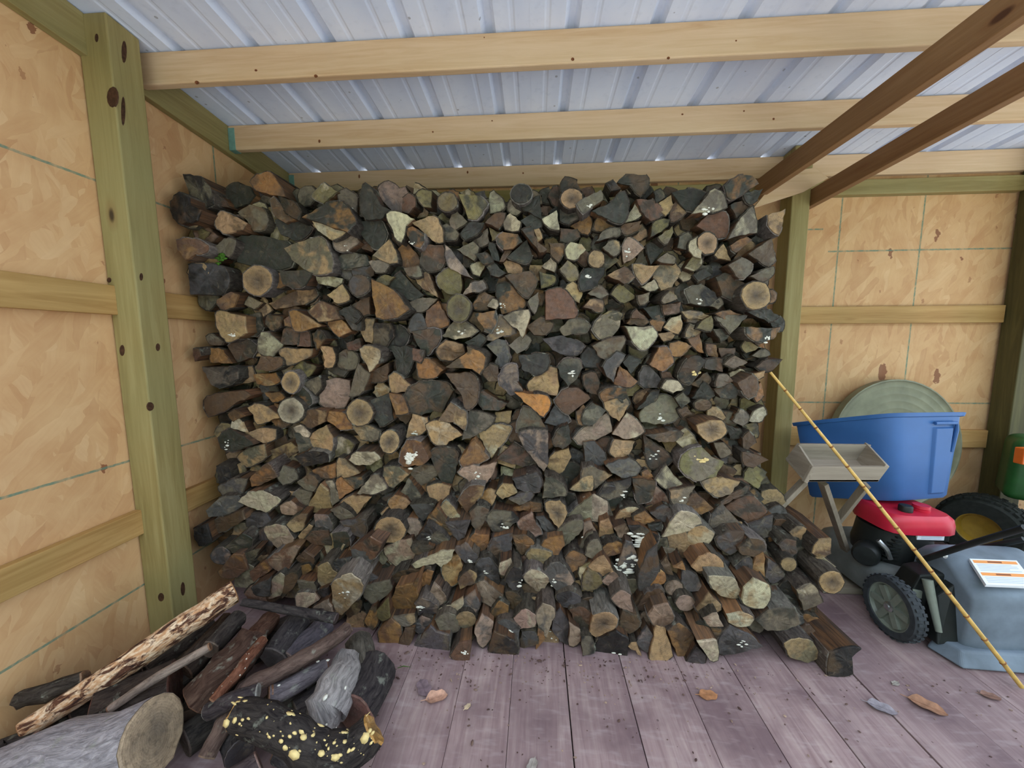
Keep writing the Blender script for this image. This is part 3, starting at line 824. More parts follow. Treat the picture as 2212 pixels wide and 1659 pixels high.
(830,990,2.049): """g 0,10 15,10 25,18 10,31 2,28
g 27,15 35,9 50,8 58,12 50,22 36,31 30,20
gf 18,35 25,22 38,40 38,45 20,43
t 45,30 60,27 70,30 66,42 50,46 47,38
o 4,48 10,40 22,43 27,48 18,56 8,54
v 28,50 52,51 45,62 40,69
pf 78,15 85,9 100,9 118,5 112,20 105,28 95,28 85,20
v 135,22 150,18 160,15 166,25 163,35 150,36 140,32
t 118,37 125,27 135,28 140,36 125,43
b 78,45 90,30 105,30 97,45 88,58
o 98,47 108,33 120,35 115,47 108,52
g 167,42 170,20 180,22 192,35 190,40
th 170,48 185,45 193,58 190,65 184,75 175,63
vf 131,43 140,38 156,36 153,45 142,49
g 196,33 210,20 219,18 219,34 205,35
g 194,62 205,50 219,40 219,64 200,66
t 56,60 65,45 75,55 82,68 70,67 60,63
o 45,64 55,53 65,65 72,80 65,83 55,72
g 90,58 98,51 110,55 107,65 99,78 92,70
kf 108,65 115,55 135,57 142,65 130,75 115,76
b 132,56 150,47 165,48 165,56 150,55
r 141,68 155,57 160,70 166,80 155,83 145,76
kF 160,63 168,62 181,75 178,80 168,75
kf 34,85 45,70 50,72 68,88 67,93 45,90
p 13,68 25,64 35,65 40,75 33,85 22,75
tRh 6,76 16,13
v 65,68 90,67 85,80 78,87 72,78
o 88,92 95,80 110,82 110,92 105,98 92,98
v 110,100 115,85 135,80 133,95 130,105 118,107
b 135,82 150,82 158,90 152,97 145,102 138,90
o 166,92 172,85 188,83 190,92 183,103 170,96
t 150,103 155,96 176,100 174,112 163,120 155,112
g 183,78 195,68 208,66 209,75 200,85 190,93 185,85
g 205,95 215,80 220,78 222,100 210,105
b 30,92 45,92 52,95 40,104 30,98
p 0,95 15,88 28,86 32,100 30,115 20,117 5,108
w 30,112 45,105 62,98 73,98 70,107 60,115 55,110 40,113 33,116
vf 73,95 85,90 92,97 98,105 95,110 85,110 78,103
o 61,115 70,105 77,102 82,115 78,130 68,135 63,125
b 78,130 90,118 97,122 95,132 80,138
vf 95,120 100,108 110,105 120,118 122,130 115,143 105,132 98,125
p 122,112 133,107 137,117 128,124 122,122
kf 128,130 137,115 145,120 145,135 138,142
p 147,125 155,118 168,122 174,130 165,143 155,135
g 143,135 155,132 165,143 158,150 145,150
vf 169,120 175,112 185,110 200,130 195,137 182,140 174,130
b 191,105 200,98 213,105 208,115 195,122
y 206,117 219,110 219,138 211,138
p 95,135 105,130 120,142 125,145 115,157 102,150
b 128,142 140,142 145,150 138,160 132,152
v 182,145 195,140 207,147 205,157 190,157 183,150
k 8,125 25,118 38,118 35,130 15,135
o 8,150 12,137 30,133 35,128 34,150 28,162 7,163
o 36,130 45,118 52,120 45,145 36,148
p 44,150 52,132 60,140 65,150 58,155 48,155
vf 33,155 40,148 55,155 55,164 36,166
w 57,160 70,155 82,147 83,155 75,164 60,165
v 82,150 95,140 100,155 95,165 80,163""",
(1260,990,2.049): """g 0,12 12,10 30,18 15,30 0,33
v 24,8 35,3 48,0 60,10 55,18 40,20 30,15
kf 16,38 25,26 40,24 50,20 50,28 42,37 28,43
d 52,22 60,22 76,25 75,35 70,45 58,48 55,38
o 62,15 68,12 74,20 65,22
g 77,23 88,8 107,31 90,33
gf 92,35 110,31 118,30 110,45 102,53 93,45
b 107,50 115,38 120,38 137,53 125,59 110,55
t 125,25 140,20 150,22 165,25 155,38 143,41 132,35
d 140,50 155,38 175,30 170,38 150,48
r 150,52 165,42 180,41 187,48 193,57 175,68 165,62
v 136,60 146,48 169,73 165,76 135,77
p 0,42 12,39 25,46 25,62 22,67 5,64 0,62
t 30,70 40,55 55,52 62,55 45,63
r 66,48 77,30 90,45 97,55 90,52 75,58
v 71,58 85,50 97,59 90,67 80,66
o 53,62 65,56 75,66 65,70 57,70
d 68,70 82,68 82,77 70,75
w 84,83 93,67 104,56 120,61 125,72 110,77
b 84,85 95,80 108,78 112,92 108,105 98,103 90,93
t 110,90 112,77 125,72 138,80 132,90 120,108 113,108
v 140,85 155,78 170,78 168,90 155,101 145,95
b 164,95 175,85 190,88 192,97 180,104 168,102
v 175,70 195,62 200,60 198,83 185,80
kF 48,72 60,72 80,83 70,100 62,95 55,85
t 16,85 18,68 27,65 35,85 20,91
p 33,75 45,70 48,78 38,84
pf 0,95 0,70 8,67 15,82 8,97
g 2,102 8,88 15,86 20,100 16,108 5,104
r 20,95 35,88 43,92 40,100 22,105
vF 37,112 45,88 52,90 60,115 61,121 45,123 38,120
t 6,115 15,107 22,104 32,120 20,124
y 0,125 5,118 15,122 20,132 5,140 0,138
p 20,130 33,120 40,130 48,138 35,138
v 60,118 68,100 78,92 80,115 70,135 60,140
o 71,130 80,117 87,125 85,132 72,139
p 82,110 88,103 95,123 85,120
t 115,115 123,105 135,101 145,107 148,115 144,120 120,119
b 95,115 105,110 108,118 103,117
w 133,125 145,125 160,128 170,147 160,148 145,145 137,138
w 168,150 170,138 180,128 196,135 196,150 190,158 172,155
v 102,142 105,118 115,120 125,135 126,139
pR 96,137 9,8
d 55,158 65,145 80,138 85,142 80,152 65,162
p 30,148 40,140 50,145 52,162 40,158
t 120,160 133,143 145,155 145,160 125,167
pR 108,153 10,8
vf 160,115 175,105 178,120 170,135
o 178,120 182,105 190,100 192,130 182,128
v 192,125 195,107 205,112 212,125 200,132
tR 217,112 8,7""",
(700,1180,2.4864): """gRh 123,64 8.5,7
o 35,65 40,55 45,52 46,68 42,73
y 44,58 55,46 57,62 50,65
o 47,75 58,63 66,70 64,86 50,86
g 60,62 78,60 79,66 70,70 64,67
v 75,70 85,61 94,66 90,74 82,76
g 97,65 108,58 115,62 116,74 105,78 100,72
b 64,86 70,72 78,72 72,97 68,98
v 77,90 83,82 92,70 97,75 108,78 105,98 90,98
r 46,92 55,86 65,90 66,97 52,98
g 118,78 125,72 130,80 125,83
p 131,72 137,60 147,67 145,80 138,88 133,82
rf 110,95 117,85 127,83 126,100 120,102 112,98
o 145,60 152,48 160,52 158,63 147,67
vf 150,68 158,64 170,72 168,84 155,78
k 143,90 148,75 165,83 168,92 165,95 150,95
p 165,63 175,55 184,60 183,70 170,72
p 184,62 190,50 200,55 198,65 193,79 187,72
v 170,90 172,75 183,75 185,85
o 184,90 186,72 192,80
vf 200,60 205,55 221,80 217,87 205,82 198,72""",
(1230,1180,2.8933): """r 0,48 10,46 16,50 14,60 8,63
p 0,58 8,63 9,70 3,75 0,74
k 9,68 16,68 18,80 10,82
th 15,65 18,52 30,50 36,55 33,62 20,68
b 36,60 40,48 50,52 52,60 45,65
kf 20,85 22,70 35,64 44,70 43,82 35,88 25,89
t 60,84 65,60 72,62 77,82 72,86 62,86
p 59,52 63,46 74,44 78,53 75,58 65,60
b 74,64 82,58 93,68 92,75 84,88 80,80
d 89,62 98,56 112,60 113,70 98,70
w 96,72 110,71 111,85 105,85
v 88,86 95,75 102,82 100,88
vf 112,70 120,60 137,68 144,75 125,80 112,80
p 100,54 110,50 115,60 105,60
w 118,52 130,50 137,53 135,59 125,60 119,57
g 140,56 150,48 168,47 172,58 155,63 148,63
k 194,98 195,80 205,77 212,76 218,77 211,83 212,95 205,97
t 161,73 172,69 182,72 188,83 178,87 165,83
tRh 196,27 9,8
g 170,33 180,28 189,42 175,48
v 50,72 58,60 64,70 60,80
t 44,75 50,72 54,82""",
(0,0,1.0): """t 1706,1150 1722,1138 1742,1143 1728,1170
b 1755,1195 1770,1168 1796,1165 1795,1195 1780,1205
v 1683,1178 1700,1165 1720,1170 1722,1195 1705,1208
t 1758,1210 1775,1200 1805,1225 1790,1235 1765,1230""",
}
PAL = {'g': (142, 133, 117), 'd': (60, 65, 58), 'b': (118, 92, 70), 't': (216, 182, 138), 'o': (184, 136, 84), 'O': (240, 170, 92), 'r': (132, 96, 76),
       'w': (236, 224, 196), 'y': (152, 140, 96), 'k': (38, 38, 39), 'p': (196, 168, 152), 'v': (104, 101, 106)}
TWO = {'g': 'tdgbw', 'd': 'bokdg', 'b': 'dtob', 't': 'wgbt', 'o': 'dtbr', 'O': 'O', 'r': 'dopr', 'w': 'wtg', 'y': 'dwgy', 'k': 'vgbk', 'p': 'vwbp', 'v': 'bpkg'}
CNAME = {'g': 'grey', 'd': 'dark olive grey', 'b': 'brown', 't': 'tan', 'o': 'rusty orange', 'O': 'bright orange', 'r': 'reddish brown', 'w': 'pale cream',
         'y': 'olive tan', 'k': 'blackened', 'p': 'pinkish brown', 'v': 'slate grey'}
PROF = [(-1.0, 1.75), (0.0, 1.765), (0.12, 1.79), (0.35, 1.88), (0.65, 1.99), (0.95, 2.06), (1.4, 2.10), (2.9, 2.10)]
def prof(z):
    for (a, ya), (b, yb) in zip(PROF[:-1], PROF[1:]):
        if z <= b: return ya+(yb-ya)*(z-a)/(b-a)
    return PROF[-1][1]
def locate(cx, cy, xmin, prot):
    Y = 2.0
    for _ in range(14):
        p = onY(cx, cy, Y); Y = 0.5*Y+0.5*(prof(p.z)+prot)
        d = ray(xmin, cy)
        if d[0]*Y/d[1] < -1.985: Y = -1.985*d[1]/d[0]
    return onY(cx, cy, Y)

def colmesh(name, V, F, mat, lcs, col, seed, bark=None, base=Vector((0, 0, 0))):
    me = bpy.data.meshes.new(name); me.from_pydata([tuple(Vector(v)-base) for v in V], [], F); me.update()
    n = len(V)
    a = me.attributes.new('lc', 'FLOAT_VECTOR', 'POINT'); a.data.foreach_set('vector', np.array(lcs, np.float32).ravel())
    for nm, c in (('Col', col), ('Bark', bark)):
        if c is None: continue
        c = np.array(c, np.float32)
        if c.ndim == 1: c = np.tile(c, (n, 1))
        a = me.color_attributes.new(nm, 'FLOAT_COLOR', 'POINT'); a.data.foreach_set('color', c.ravel())
    s = np.array(seed, np.float32); s = np.full(n, s) if s.ndim == 0 else s
    a = me.attributes.new('seed', 'FLOAT', 'POINT'); a.data.foreach_set('value', s)
    me.materials.append(mat if not isinstance(mat, str) else MAT[mat]); return me

def jitter_col(c, r, k=0.10, d=(0.62, 0.595, 0.53)):
    c = lin(c); c = (c[0]*d[0], c[1]*d[1], c[2]*d[2]); h = 1+r.uniform(-k, k)*1.6
    return tuple(min(1, max(0, x*h*(1+r.uniform(-k, k)*0.6))) for x in c[:3])+(1.0,)

class Log: pass
def parse():
    out = []
    for (ox, oy, s), txt in GRID.items():
        for line in txt.strip().split('\n'):
            tk = line.split(); L = Log(); L.c = tk[0][0]; L.fl = tk[0][1:]; P = [tuple(float(q) for q in t.split(',')) for t in tk[1:]]
            if 'R' in L.fl:
                (cx, cy), (a, b) = P; L.round = True
                L.P = [(ox+s*(cx+a*math.cos(t)*(1+rng.uniform(-.06, .06))), oy+s*(cy+b*math.sin(t)*(1+rng.uniform(-.06, .06)))) for t in [2*math.pi*k/14 for k in range(14)]]
            else:
                L.round = False; L.P = [(ox+s*x, oy+s*y) for x, y in P]
            A = 0; n = len(L.P)
            for i in range(n): A += L.P[i][0]*L.P[(i+1) % n][1]-L.P[(i+1) % n][0]*L.P[i][1]
            if A < 0: L.P.reverse()
            L.A = abs(A)/2; L.cx = sum(p[0] for p in L.P)/n; L.cy = sum(p[1] for p in L.P)/n
            out.append(L)
    return out
LOGS = parse()

def shape_log(L, r, grow=1.06, prot=None, length=None):
    """works out the real outline, axis and rings of one log"""
    n = len(L.P); P = [(L.cx+(x-L.cx)*grow, L.cy+(y-L.cy)*grow) for x, y in L.P]
    prot = r.gauss(0, 0.03) if prot is None else prot
    c = locate(L.cx, L.cy, min(p[0] for p in P), prot)
    ax = Vector((r.gauss(0, 0.045), 1, r.gauss(0, 0.04)+(0.12 if 0.12 < c.z < 0.7 else 0.03))).normalized()
    ex = Vector((1, 0, 0)); ex = (ex-ax*ex.dot(ax)).normalized(); ez = ex.cross(ax)
    q = []
    tilt = (ax+ex*r.gauss(0, 0.10)+ez*r.gauss(0, 0.10)).normalized()     # saw cut not quite square
    for x, y in P:
        d = Vector(ray(x, y)); t = (c-Vector(CP)).dot(tilt)/d.dot(tilt); w = Vector(CP)+d*t-c
        q.append((w.dot(ex), w.dot(ez), w.dot(ax)))
    A = sum(q[i][0]*q[(i+1) % n][1]-q[(i+1) % n][0]*q[i][1] for i in range(n))
    if A < 0: q.reverse()
    # pith
    R = max(math.hypot(a, b) for a, b, _ in q)
    if L.round: pith = (r.uniform(-.15, .15)*R, r.uniform(-.15, .15)*R); pi = -1
    else:
        best = (9, 0)
        for i in range(n):
            a = Vector((q[i-1][0]-q[i][0], q[i-1][1]-q[i][1])); b = Vector((q[(i+1) % n][0]-q[i][0], q[(i+1) % n][1]-q[i][1]))
            an = a.angle(b, 3.1)
            if an < best[0]: best = (an, i)
        pi = best[1]; pith = (q[pi][0], q[pi][1])
    dm = max(math.hypot(a-pith[0], b-pith[1]) for a, b, _ in q)
    pts = []; isb = []
    for i in range(n):
        a, b = q[i], q[(i+1) % n]; Ln = math.hypot(b[0]-a[0], b[1]-a[1]); mx, my = (a[0]+b[0])/2, (a[1]+b[1])/2
        bark = L.round or (pi not in (i, (i+1) % n) and math.hypot(mx-pith[0], my-pith[1]) > 0.62*dm)
        k = max(1, min(5, int(round(Ln/0.021)))) if not L.round else 1
        nx, ny = (b[1]-a[1])/max(Ln, 1e-5), -(b[0]-a[0])/max(Ln, 1e-5)
        bul = (0.13 if n == 3 else 0.07)*Ln if bark and not L.round else 0.0
        for j in range(k):
            t = j/k; w = 4*t*(1-t)*bul+(r.gauss(0, 0.0024) if j else 0)
            pts.append((a[0]+(b[0]-a[0])*t+nx*w, a[1]+(b[1]-a[1])*t+ny*w, a[2]+(b[2]-a[2])*t)); isb.append(bark)
    S = Log(); S.c = c; S.ax, S.ex, S.ez = ax, ex, ez; S.pts = pts; S.isb = isb; S.pith = pith; S.R = R
    S.len = length or r.uniform(0.38, 0.46)
    return S
def P3(S, p, t, k, off=(0, 0)):
    return S.c+S.ex*(p[0]*k+off[0])+S.ez*(p[1]*k+off[1])+S.ax*(t+(p[2] if t < 0.03 else 0))
def body_rings(S, r, lo):
    n = len(S.pts); V = []; lc = []; F = []
    ts = [0.008, S.len*0.5, S.len] if not lo else [0.0, S.len]
    for i, t in enumerate(ts):
        k = 1.0-0.10*t/S.len-(0.012 if i == 0 else 0); off = (r.gauss(0, 0.004)*i, r.gauss(0, 0.004)*i)
        for p in S.pts:
            kk = k*(1+(r.gauss(0, 0.02) if i else 0)); V.append(P3(S, p, t, kk, off)); lc.append((p[0]*kk-S.pith[0], p[1]*kk-S.pith[1], t))
    for i in range(len(ts)-1):
        for j in range(n): F.append((i*n+j, i*n+(j+1) % n, (i+1)*n+(j+1) % n, (i+1)*n+j))
    F.append(tuple(range((len(ts)-1)*n, len(ts)*n)))
    return V, F, lc
def end_cap(S, r, heart=False):
    n = len(S.pts); V = []; lc = []
    for k, t in ((0.99, 0.014), (1.0, 0.006), (0.965, 0.0)):
        for p in S.pts: V.append(P3(S, p, t, k)); lc.append((p[0]*k-S.pith[0], p[1]*k-S.pith[1], t))
    for p in S.pts:
        k = 0.5; V.append(P3(S, (p[0], p[1], p[2]*0.5), r.gauss(-0.0005, 0.0012), k)); lc.append((p[0]*k-S.pith[0], p[1]*k-S.pith[1], 0))
    V.append(S.c+S.ax*(0.006 if heart else r.gauss(-0.0005, 0.0015))); lc.append((-S.pith[0], -S.pith[1], 0)); m_ = 4*n; F = []
    for i in range(3):
        for j in range(n): F.append(((i+1)*n+j, (i+1)*n+(j+1) % n, i*n+(j+1) % n, i*n+j))
    for j in range(n): F.append((m_, 3*n+(j+1) % n, 3*n+j))
    return V, F, lc
def bark_shell(S, r):
    n = len(S.pts); th = 0.005; V = []; lc = []; F = []
    idx = {}
    segs = [j for j in range(n) if S.isb[j]]
    ts = [0.004, S.len*0.33, S.len*0.7, S.len-0.004]
    used = sorted(set(segs) | set((j+1) % n for j in segs))
    for i, t in enumerate(ts):
        k = 1.0-0.10*t/S.len
        for j in used:
            p = S.pts[j]; h = math.hypot(p[0], p[1]) or 1; w = th*r.uniform(0.7, 1.5); u = (p[0]/h, p[1]/h)
            for o in (-0.002, w):
                idx[(i, j, o > 0)] = len(V); V.append(P3(S, p, t, k, (u[0]*o, u[1]*o))); lc.append((p[0]-S.pith[0], p[1]-S.pith[1], t))
    for j in segs:
        j2 = (j+1) % n
        for i in range(3):
            F.append((idx[i, j, True], idx[i, j2, True], idx[i+1, j2, True], idx[i+1, j, True]))
        F.append((idx[0, j, False], idx[0, j2, False], idx[0, j2, True], idx[0, j, True]))
        if not S.isb[(j-1) % n]:
            for i in range(3): F.append((idx[i, j, False], idx[i, j, True], idx[i+1, j, True], idx[i+1, j, False]))
        if not S.isb[j2]:
            for i in range(3): F.append((idx[i, j2, True], idx[i, j2, False], idx[i+1, j2, False], idx[i+1, j2, True]))
    return V, F, lc
# unit lump for fungus, painted glint and moss patches
bm_ = bmesh.new(); bmesh.ops.create_icosphere(bm_, subdivisions=1, radius=1.0); LV = [v.co.copy() for v in bm_.verts]; LF = [tuple(v.index for v in f.verts) for f in bm_.faces]; bm_.free()
def lumps(S, r, n, size, spread, region, flat=0.5):
    V = []; F = []
    for _ in range(n):
        a, b = r.gauss(region[0], spread), r.gauss(region[1], spread); s = size*r.uniform(0.45, 1.2); sx, sz = s*r.uniform(.7, 1.9), s*r.uniform(.4, 1.0); k = len(V)
        for v in LV: V.append(S.c+S.ex*(a+v.x*sx)+S.ez*(b+v.z*sz)+S.ax*(-0.002+v.y*s*flat))
        F += [tuple(i+k for i in f) for f in LF]
    return V, F
LANDS = [('the bright orange wedge', 1150, 872), ('the fungus-coated log', 890, 978), ('the ringed round by the post', 1634, 638), ('the ringed round at upper left', 555, 606),
         ('the crescent-rimmed round', 627, 887), ('the small-pith round', 777, 891), ('the large pale low round', 842, 1146), ('the green mossy log', 500, 545),
         ('the pale heart-shaped log', 1537, 928), ('the pale low slab', 1472, 1136), ('the small high orange wedge', 1256, 485), ('the fibrous orange log', 835, 650),
         ('the white-edged half round', 748, 1284), ('the hollow round under the purlin', 1235, 428), ('the blackened floor log', 1818, 1432), ('the yellow-spotted log', 1494, 800)]
ORD = ['', 'second', 'third', 'fourth', 'fifth', 'sixth', 'seventh', 'eighth', 'ninth', 'tenth', 'eleventh', 'twelfth']
LAND_LABEL = {0: 'bright orange wedge-shaped log end near the middle of the pile', 1: 'reddish log end largely coated in clumped white fungus', 2: 'pale round log with ringed heart next to the right post',
  3: 'pale round log with big ringed heart in the upper left', 4: 'cream round log with a crescent rim around its grey heart', 5: 'tan round log with a small dark pith ring, left of centre',
  6: 'large pale round log jutting out low in the left half', 7: 'log end covered in green moss at the left edge of the pile', 8: 'pale heart-shaped log end with a dark centre, right side',
  9: 'pale cream slab-shaped log end low on the right', 10: 'small rusty orange wedge log end in the upper middle', 11: 'fibrous rusty orange split log above left of centre', 12: 'tan half-round log end with a thin white edge, lower left',
  13: 'round tan log with a hollow heart under the rear purlin', 14: 'blackened split log lying on the floor at the lower right corner', 15: 'dark wet log end with a yellow fungus spot, right side'}
LOGS.sort(key=lambda L: -L.A)
IND = LOGS[:300]; REST = LOGS[300:]
for L in LOGS: L.land = None
for k, (nm, lx, ly) in enumerate(LANDS):
    L = min([q for q in IND if q.land is None], key=lambda q: (q.cx-lx)**2+(q.cy-ly)**2); L.land = k
def describe():
    As = sorted(L.A for L in IND); q1, q2 = As[75], As[210]; buckets = {}
    for L in IND:
        n = len(L.P); xs = [p[0] for p in L.P]; ys = [p[1] for p in L.P]; w, h = max(xs)-min(xs), max(ys)-min(ys)
        L.shape = 'round' if L.round else 'wedge' if n == 3 or n == 4 else 'slab' if max(w, h)/min(w, h) > 1.75 else 'blocky'
        L.size = 'small' if L.A < q1 else 'big' if L.A > q2 else 'medium'
        if L.land is not None: continue
        k = min(range(len(LANDS)), key=lambda i: (L.cx-LANDS[i][1])**2+((L.cy-LANDS[i][2])*1.1)**2); dx, dy = L.cx-LANDS[k][1], L.cy-LANDS[k][2]
        L.dist = math.hypot(dx, dy); a = math.degrees(math.atan2(-dy, dx)) % 360
        di = ['right of', 'above right of', 'above', 'above left of', 'left of', 'below left of', 'below', 'below right of'][int((a+22.5)//45) % 8]
        ex = ', fungus-spotted,' if L.fl.lower().find('f') >= 0 else ''
        L.key = (f"{CNAME[L.c]} {L.shape} log end{ex}", f"{di} {LANDS[k][0]}"); buckets.setdefault(L.key, []).append(L)
    for key, B in buckets.items():
        if len(B) == 1: B[0].label = f"{key[0]} {key[1]}"; continue
        szs = [L.size for L in B]
        if len(set(szs)) == len(B):
            for L in B: L.label = f"{L.size} {key[0]} {key[1]}"
        else:
            for i, L in enumerate(sorted(B, key=lambda q: q.dist)):
                L.label = f"{key[0]} {key[1]}, {'nearest' if i == 0 else ORD[i]+' nearest'}"
    for L in IND:
        if L.land is not None: L.label = LAND_LABEL[L.land]
describe()
for L in IND:
    if len(L.label.split()) > 16: L.label = L.label.replace(' log end', ' log').replace(', fungus-spotted,', ' spotted')
GROUP = 'split firewood logs stacked in the pile'
for i, L in enumerate(IND):
    r = random.Random(1000+i); S = shape_log(L, r, grow=1.05, prot=-0.055+r.gauss(0, 0.012) if (L.round or L.c in 'Ow' or L.land is not None) else None); col = jitter_col(PAL[L.c], r)
    mixs = [(110, 86, 70), (124, 96, 76), (88, 78, 72), (150, 112, 84)]; sc = jitter_col(r.choice(mixs), r); sc = tuple((0.45 if L.c == 'k' else 1.35)*q for q in sc[:3])+(1.0,); bk = jitter_col(r.choice([(82, 72, 64), (100, 90, 82), (74, 68, 62), (132, 124, 118)]), r, 0.1, (0.85, 0.82, 0.8)); seed = r.random()*10
    V, F, lc = body_rings(S, r, False); o = bpy.data.objects.new('firewood_log', colmesh('firewood_log', V, F, 'side', lc, sc, seed, base=S.c)); COL.objects.link(o); o.location = S.c
    tag(o, L.label, 'log', GROUP)
    V, F, lc = end_cap(S, r, 'h' in L.fl); n = len(S.pts); c2 = jitter_col(PAL[r.choice(TWO[L.c])], r) if 'h' not in L.fl else col; cc = np.tile(np.array(col, np.float32), (len(V), 1))
    if 'h' in L.fl:
        hc = np.array(lin((78, 66, 54)), np.float32); cc[-1] = hc; cc[-1-n:-1] = 0.45*cc[-1-n:-1]+0.55*hc
    ch = bpy.data.objects.new('cut_end', colmesh('cut_end', V, F, 'end', lc, cc, seed, bark=c2 if 'h' not in L.fl else cc, base=S.c)); COL.objects.link(ch); ch.parent = o
    if any(S.isb):
        V, F, lc = bark_shell(S, r); ch = bpy.data.objects.new('bark', colmesh('bark', V, F, 'bark', lc, bk, seed, bark=bk, base=S.c)); COL.objects.link(ch); ch.parent = o
    fl = L.fl
    for key, mt, nm, nn, sz in (('f', 'fungus', 'fungus_glint_patch', 6, 0.0085), ('F', 'fungus', 'fungus_glint_patch', 34, 0.015), ('Y', 'yfungus', 'fungus_glint_patch', 8, 0.009), ('m', 'moss', 'moss_patch', 16, 0.012)):
        if key in fl:
            rad = S.R; rg = (r.uniform(-.3, .3)*rad, r.uniform(-.5, 0.1)*rad) if key != 'F' else (-.15*rad, -.1*rad)
            V, F = lumps(S, r, nn, sz, rad*(0.11 if key != 'F' else 0.2), rg, 0.3); me = bpy.data.meshes.new(nm); me.from_pydata([tuple(Vector(v)-S.c) for v in V], [], F); me.update(); me.materials.append(MAT[mt])
            for p in me.polygons: p.use_smooth = True
            ch = bpy.data.objects.new(nm, me); COL.objects.link(ch); ch.parent = o
            ch['kind'] = 'stuff'; ch['label'] = {'fungus': 'white fungus lumps, some painted as wet glints', 'yfungus': 'yellow fungus spot', 'moss': 'green moss'}[mt]

# the remaining small and half-hidden logs of the pile: one joined object
OUT = [(400, 385), (470, 395), (560, 395), (700, 405), (840, 400), (1100, 412), (1240, 400), (1380, 392), (1500, 408), (1610, 392), (1640, 450), (1660, 560), (1668, 700), (1655, 800), (1640, 950), (1672, 1050), (1740, 1150), (1770, 1260),
       (1770, 1390), (1640, 1375), (1450, 1395), (1000, 1395), (840, 1385), (700, 1330), (540, 1290), (475, 1240), (460, 1000), (470, 700), (425, 640), (390, 450)]
def inside(x, y):
    c = False; n = len(OUT)
    for i in range(n):
        (x1, y1), (x2, y2) = OUT[i], OUT[(i+1) % n]
        if (y1 > y) != (y2 > y) and x < (x2-x1)*(y-y1)/(y2-y1)+x1: c = not c
    return c
AV, AF, AL, AC, AB, AS, AM = [], [], [], [], [], [], []
def emit(V, F, lc, col, bk, seed, mi):
    k = len(AV); AV.extend(V); AF.extend([tuple(i+k for i in f) for f in F]); AL.extend(lc); AC.extend([col]*len(V)); AB.extend([bk]*len(V)); AS.extend([seed]*len(V)); AM.extend([mi]*len(F))
def emit_log(L, r, grow, prot, code):
    col = jitter_col(PAL[code], r); c2 = jitter_col(PAL[r.choice(TWO[code])], r)
    S = shape_log(L, r, grow, prot); sc = jitter_col(r.choice([(80, 60, 48), (94, 70, 54), (62, 54, 50)]), r); bk = jitter_col(r.choice([(66, 57, 50), (82, 73, 65)]), r); seed = r.random()*10
    V, F, lc = body_rings(S, r, False); emit(V, F, lc, sc, bk, seed, 0)
    V, F, lc = end_cap(S, r); emit(V, F, lc, col, c2, seed, 1)
    if any(S.isb): V, F, lc = bark_shell(S, r); emit(V, F, lc, sc, bk, seed, 2)
for i, L in enumerate(REST):
    r = random.Random(5000+i); emit_log(L, r, 1.05, r.gauss(0.0, 0.02), L.c)
rr = random.Random(77); y = 400
while y < 1400:
    st = 30+10*(y-400)/1000; x = 380+rr.uniform(0, st)
    while x < 1800:
        cx, cy = x+rr.uniform(-8, 8), y+rr.uniform(-8, 8)
        if inside(cx, cy) and inside(cx-16, cy-10) and inside(cx+16, cy+8) and inside(cx, cy-14):
            L = Log(); L.cx, L.cy = cx, cy; n = rr.choice([4, 5, 6, 9]); L.round = n == 9; R = st*rr.uniform(0.62, 0.85); a0 = rr.uniform(0, 6.28)
            L.P = [(cx+R*rr.uniform(.75, 1.1)*math.cos(a0+2*math.pi*k/n), cy+R*rr.uniform(.75, 1.1)*math.sin(a0+2*math.pi*k/n)) for k in range(n)]
            emit_log(L, rr, 1.0, rr.uniform(0.06, 0.14), rr.choice('gdbbdvrtygt'))
        x += st
    y += st*0.86
me = colmesh('stacked_logs', AV, AF, 'side', AL, AC, np.array(AS), AB)
me.materials.append(MAT['end']); me.materials.append(MAT['bark']); me.polygons.foreach_set('material_index', AM)
o = bpy.data.objects.new('stacked_logs', me); COL.objects.link(o)
tag(o, 'small and half hidden log ends filling the gaps of the woodpile', 'firewood', kind='stuff')

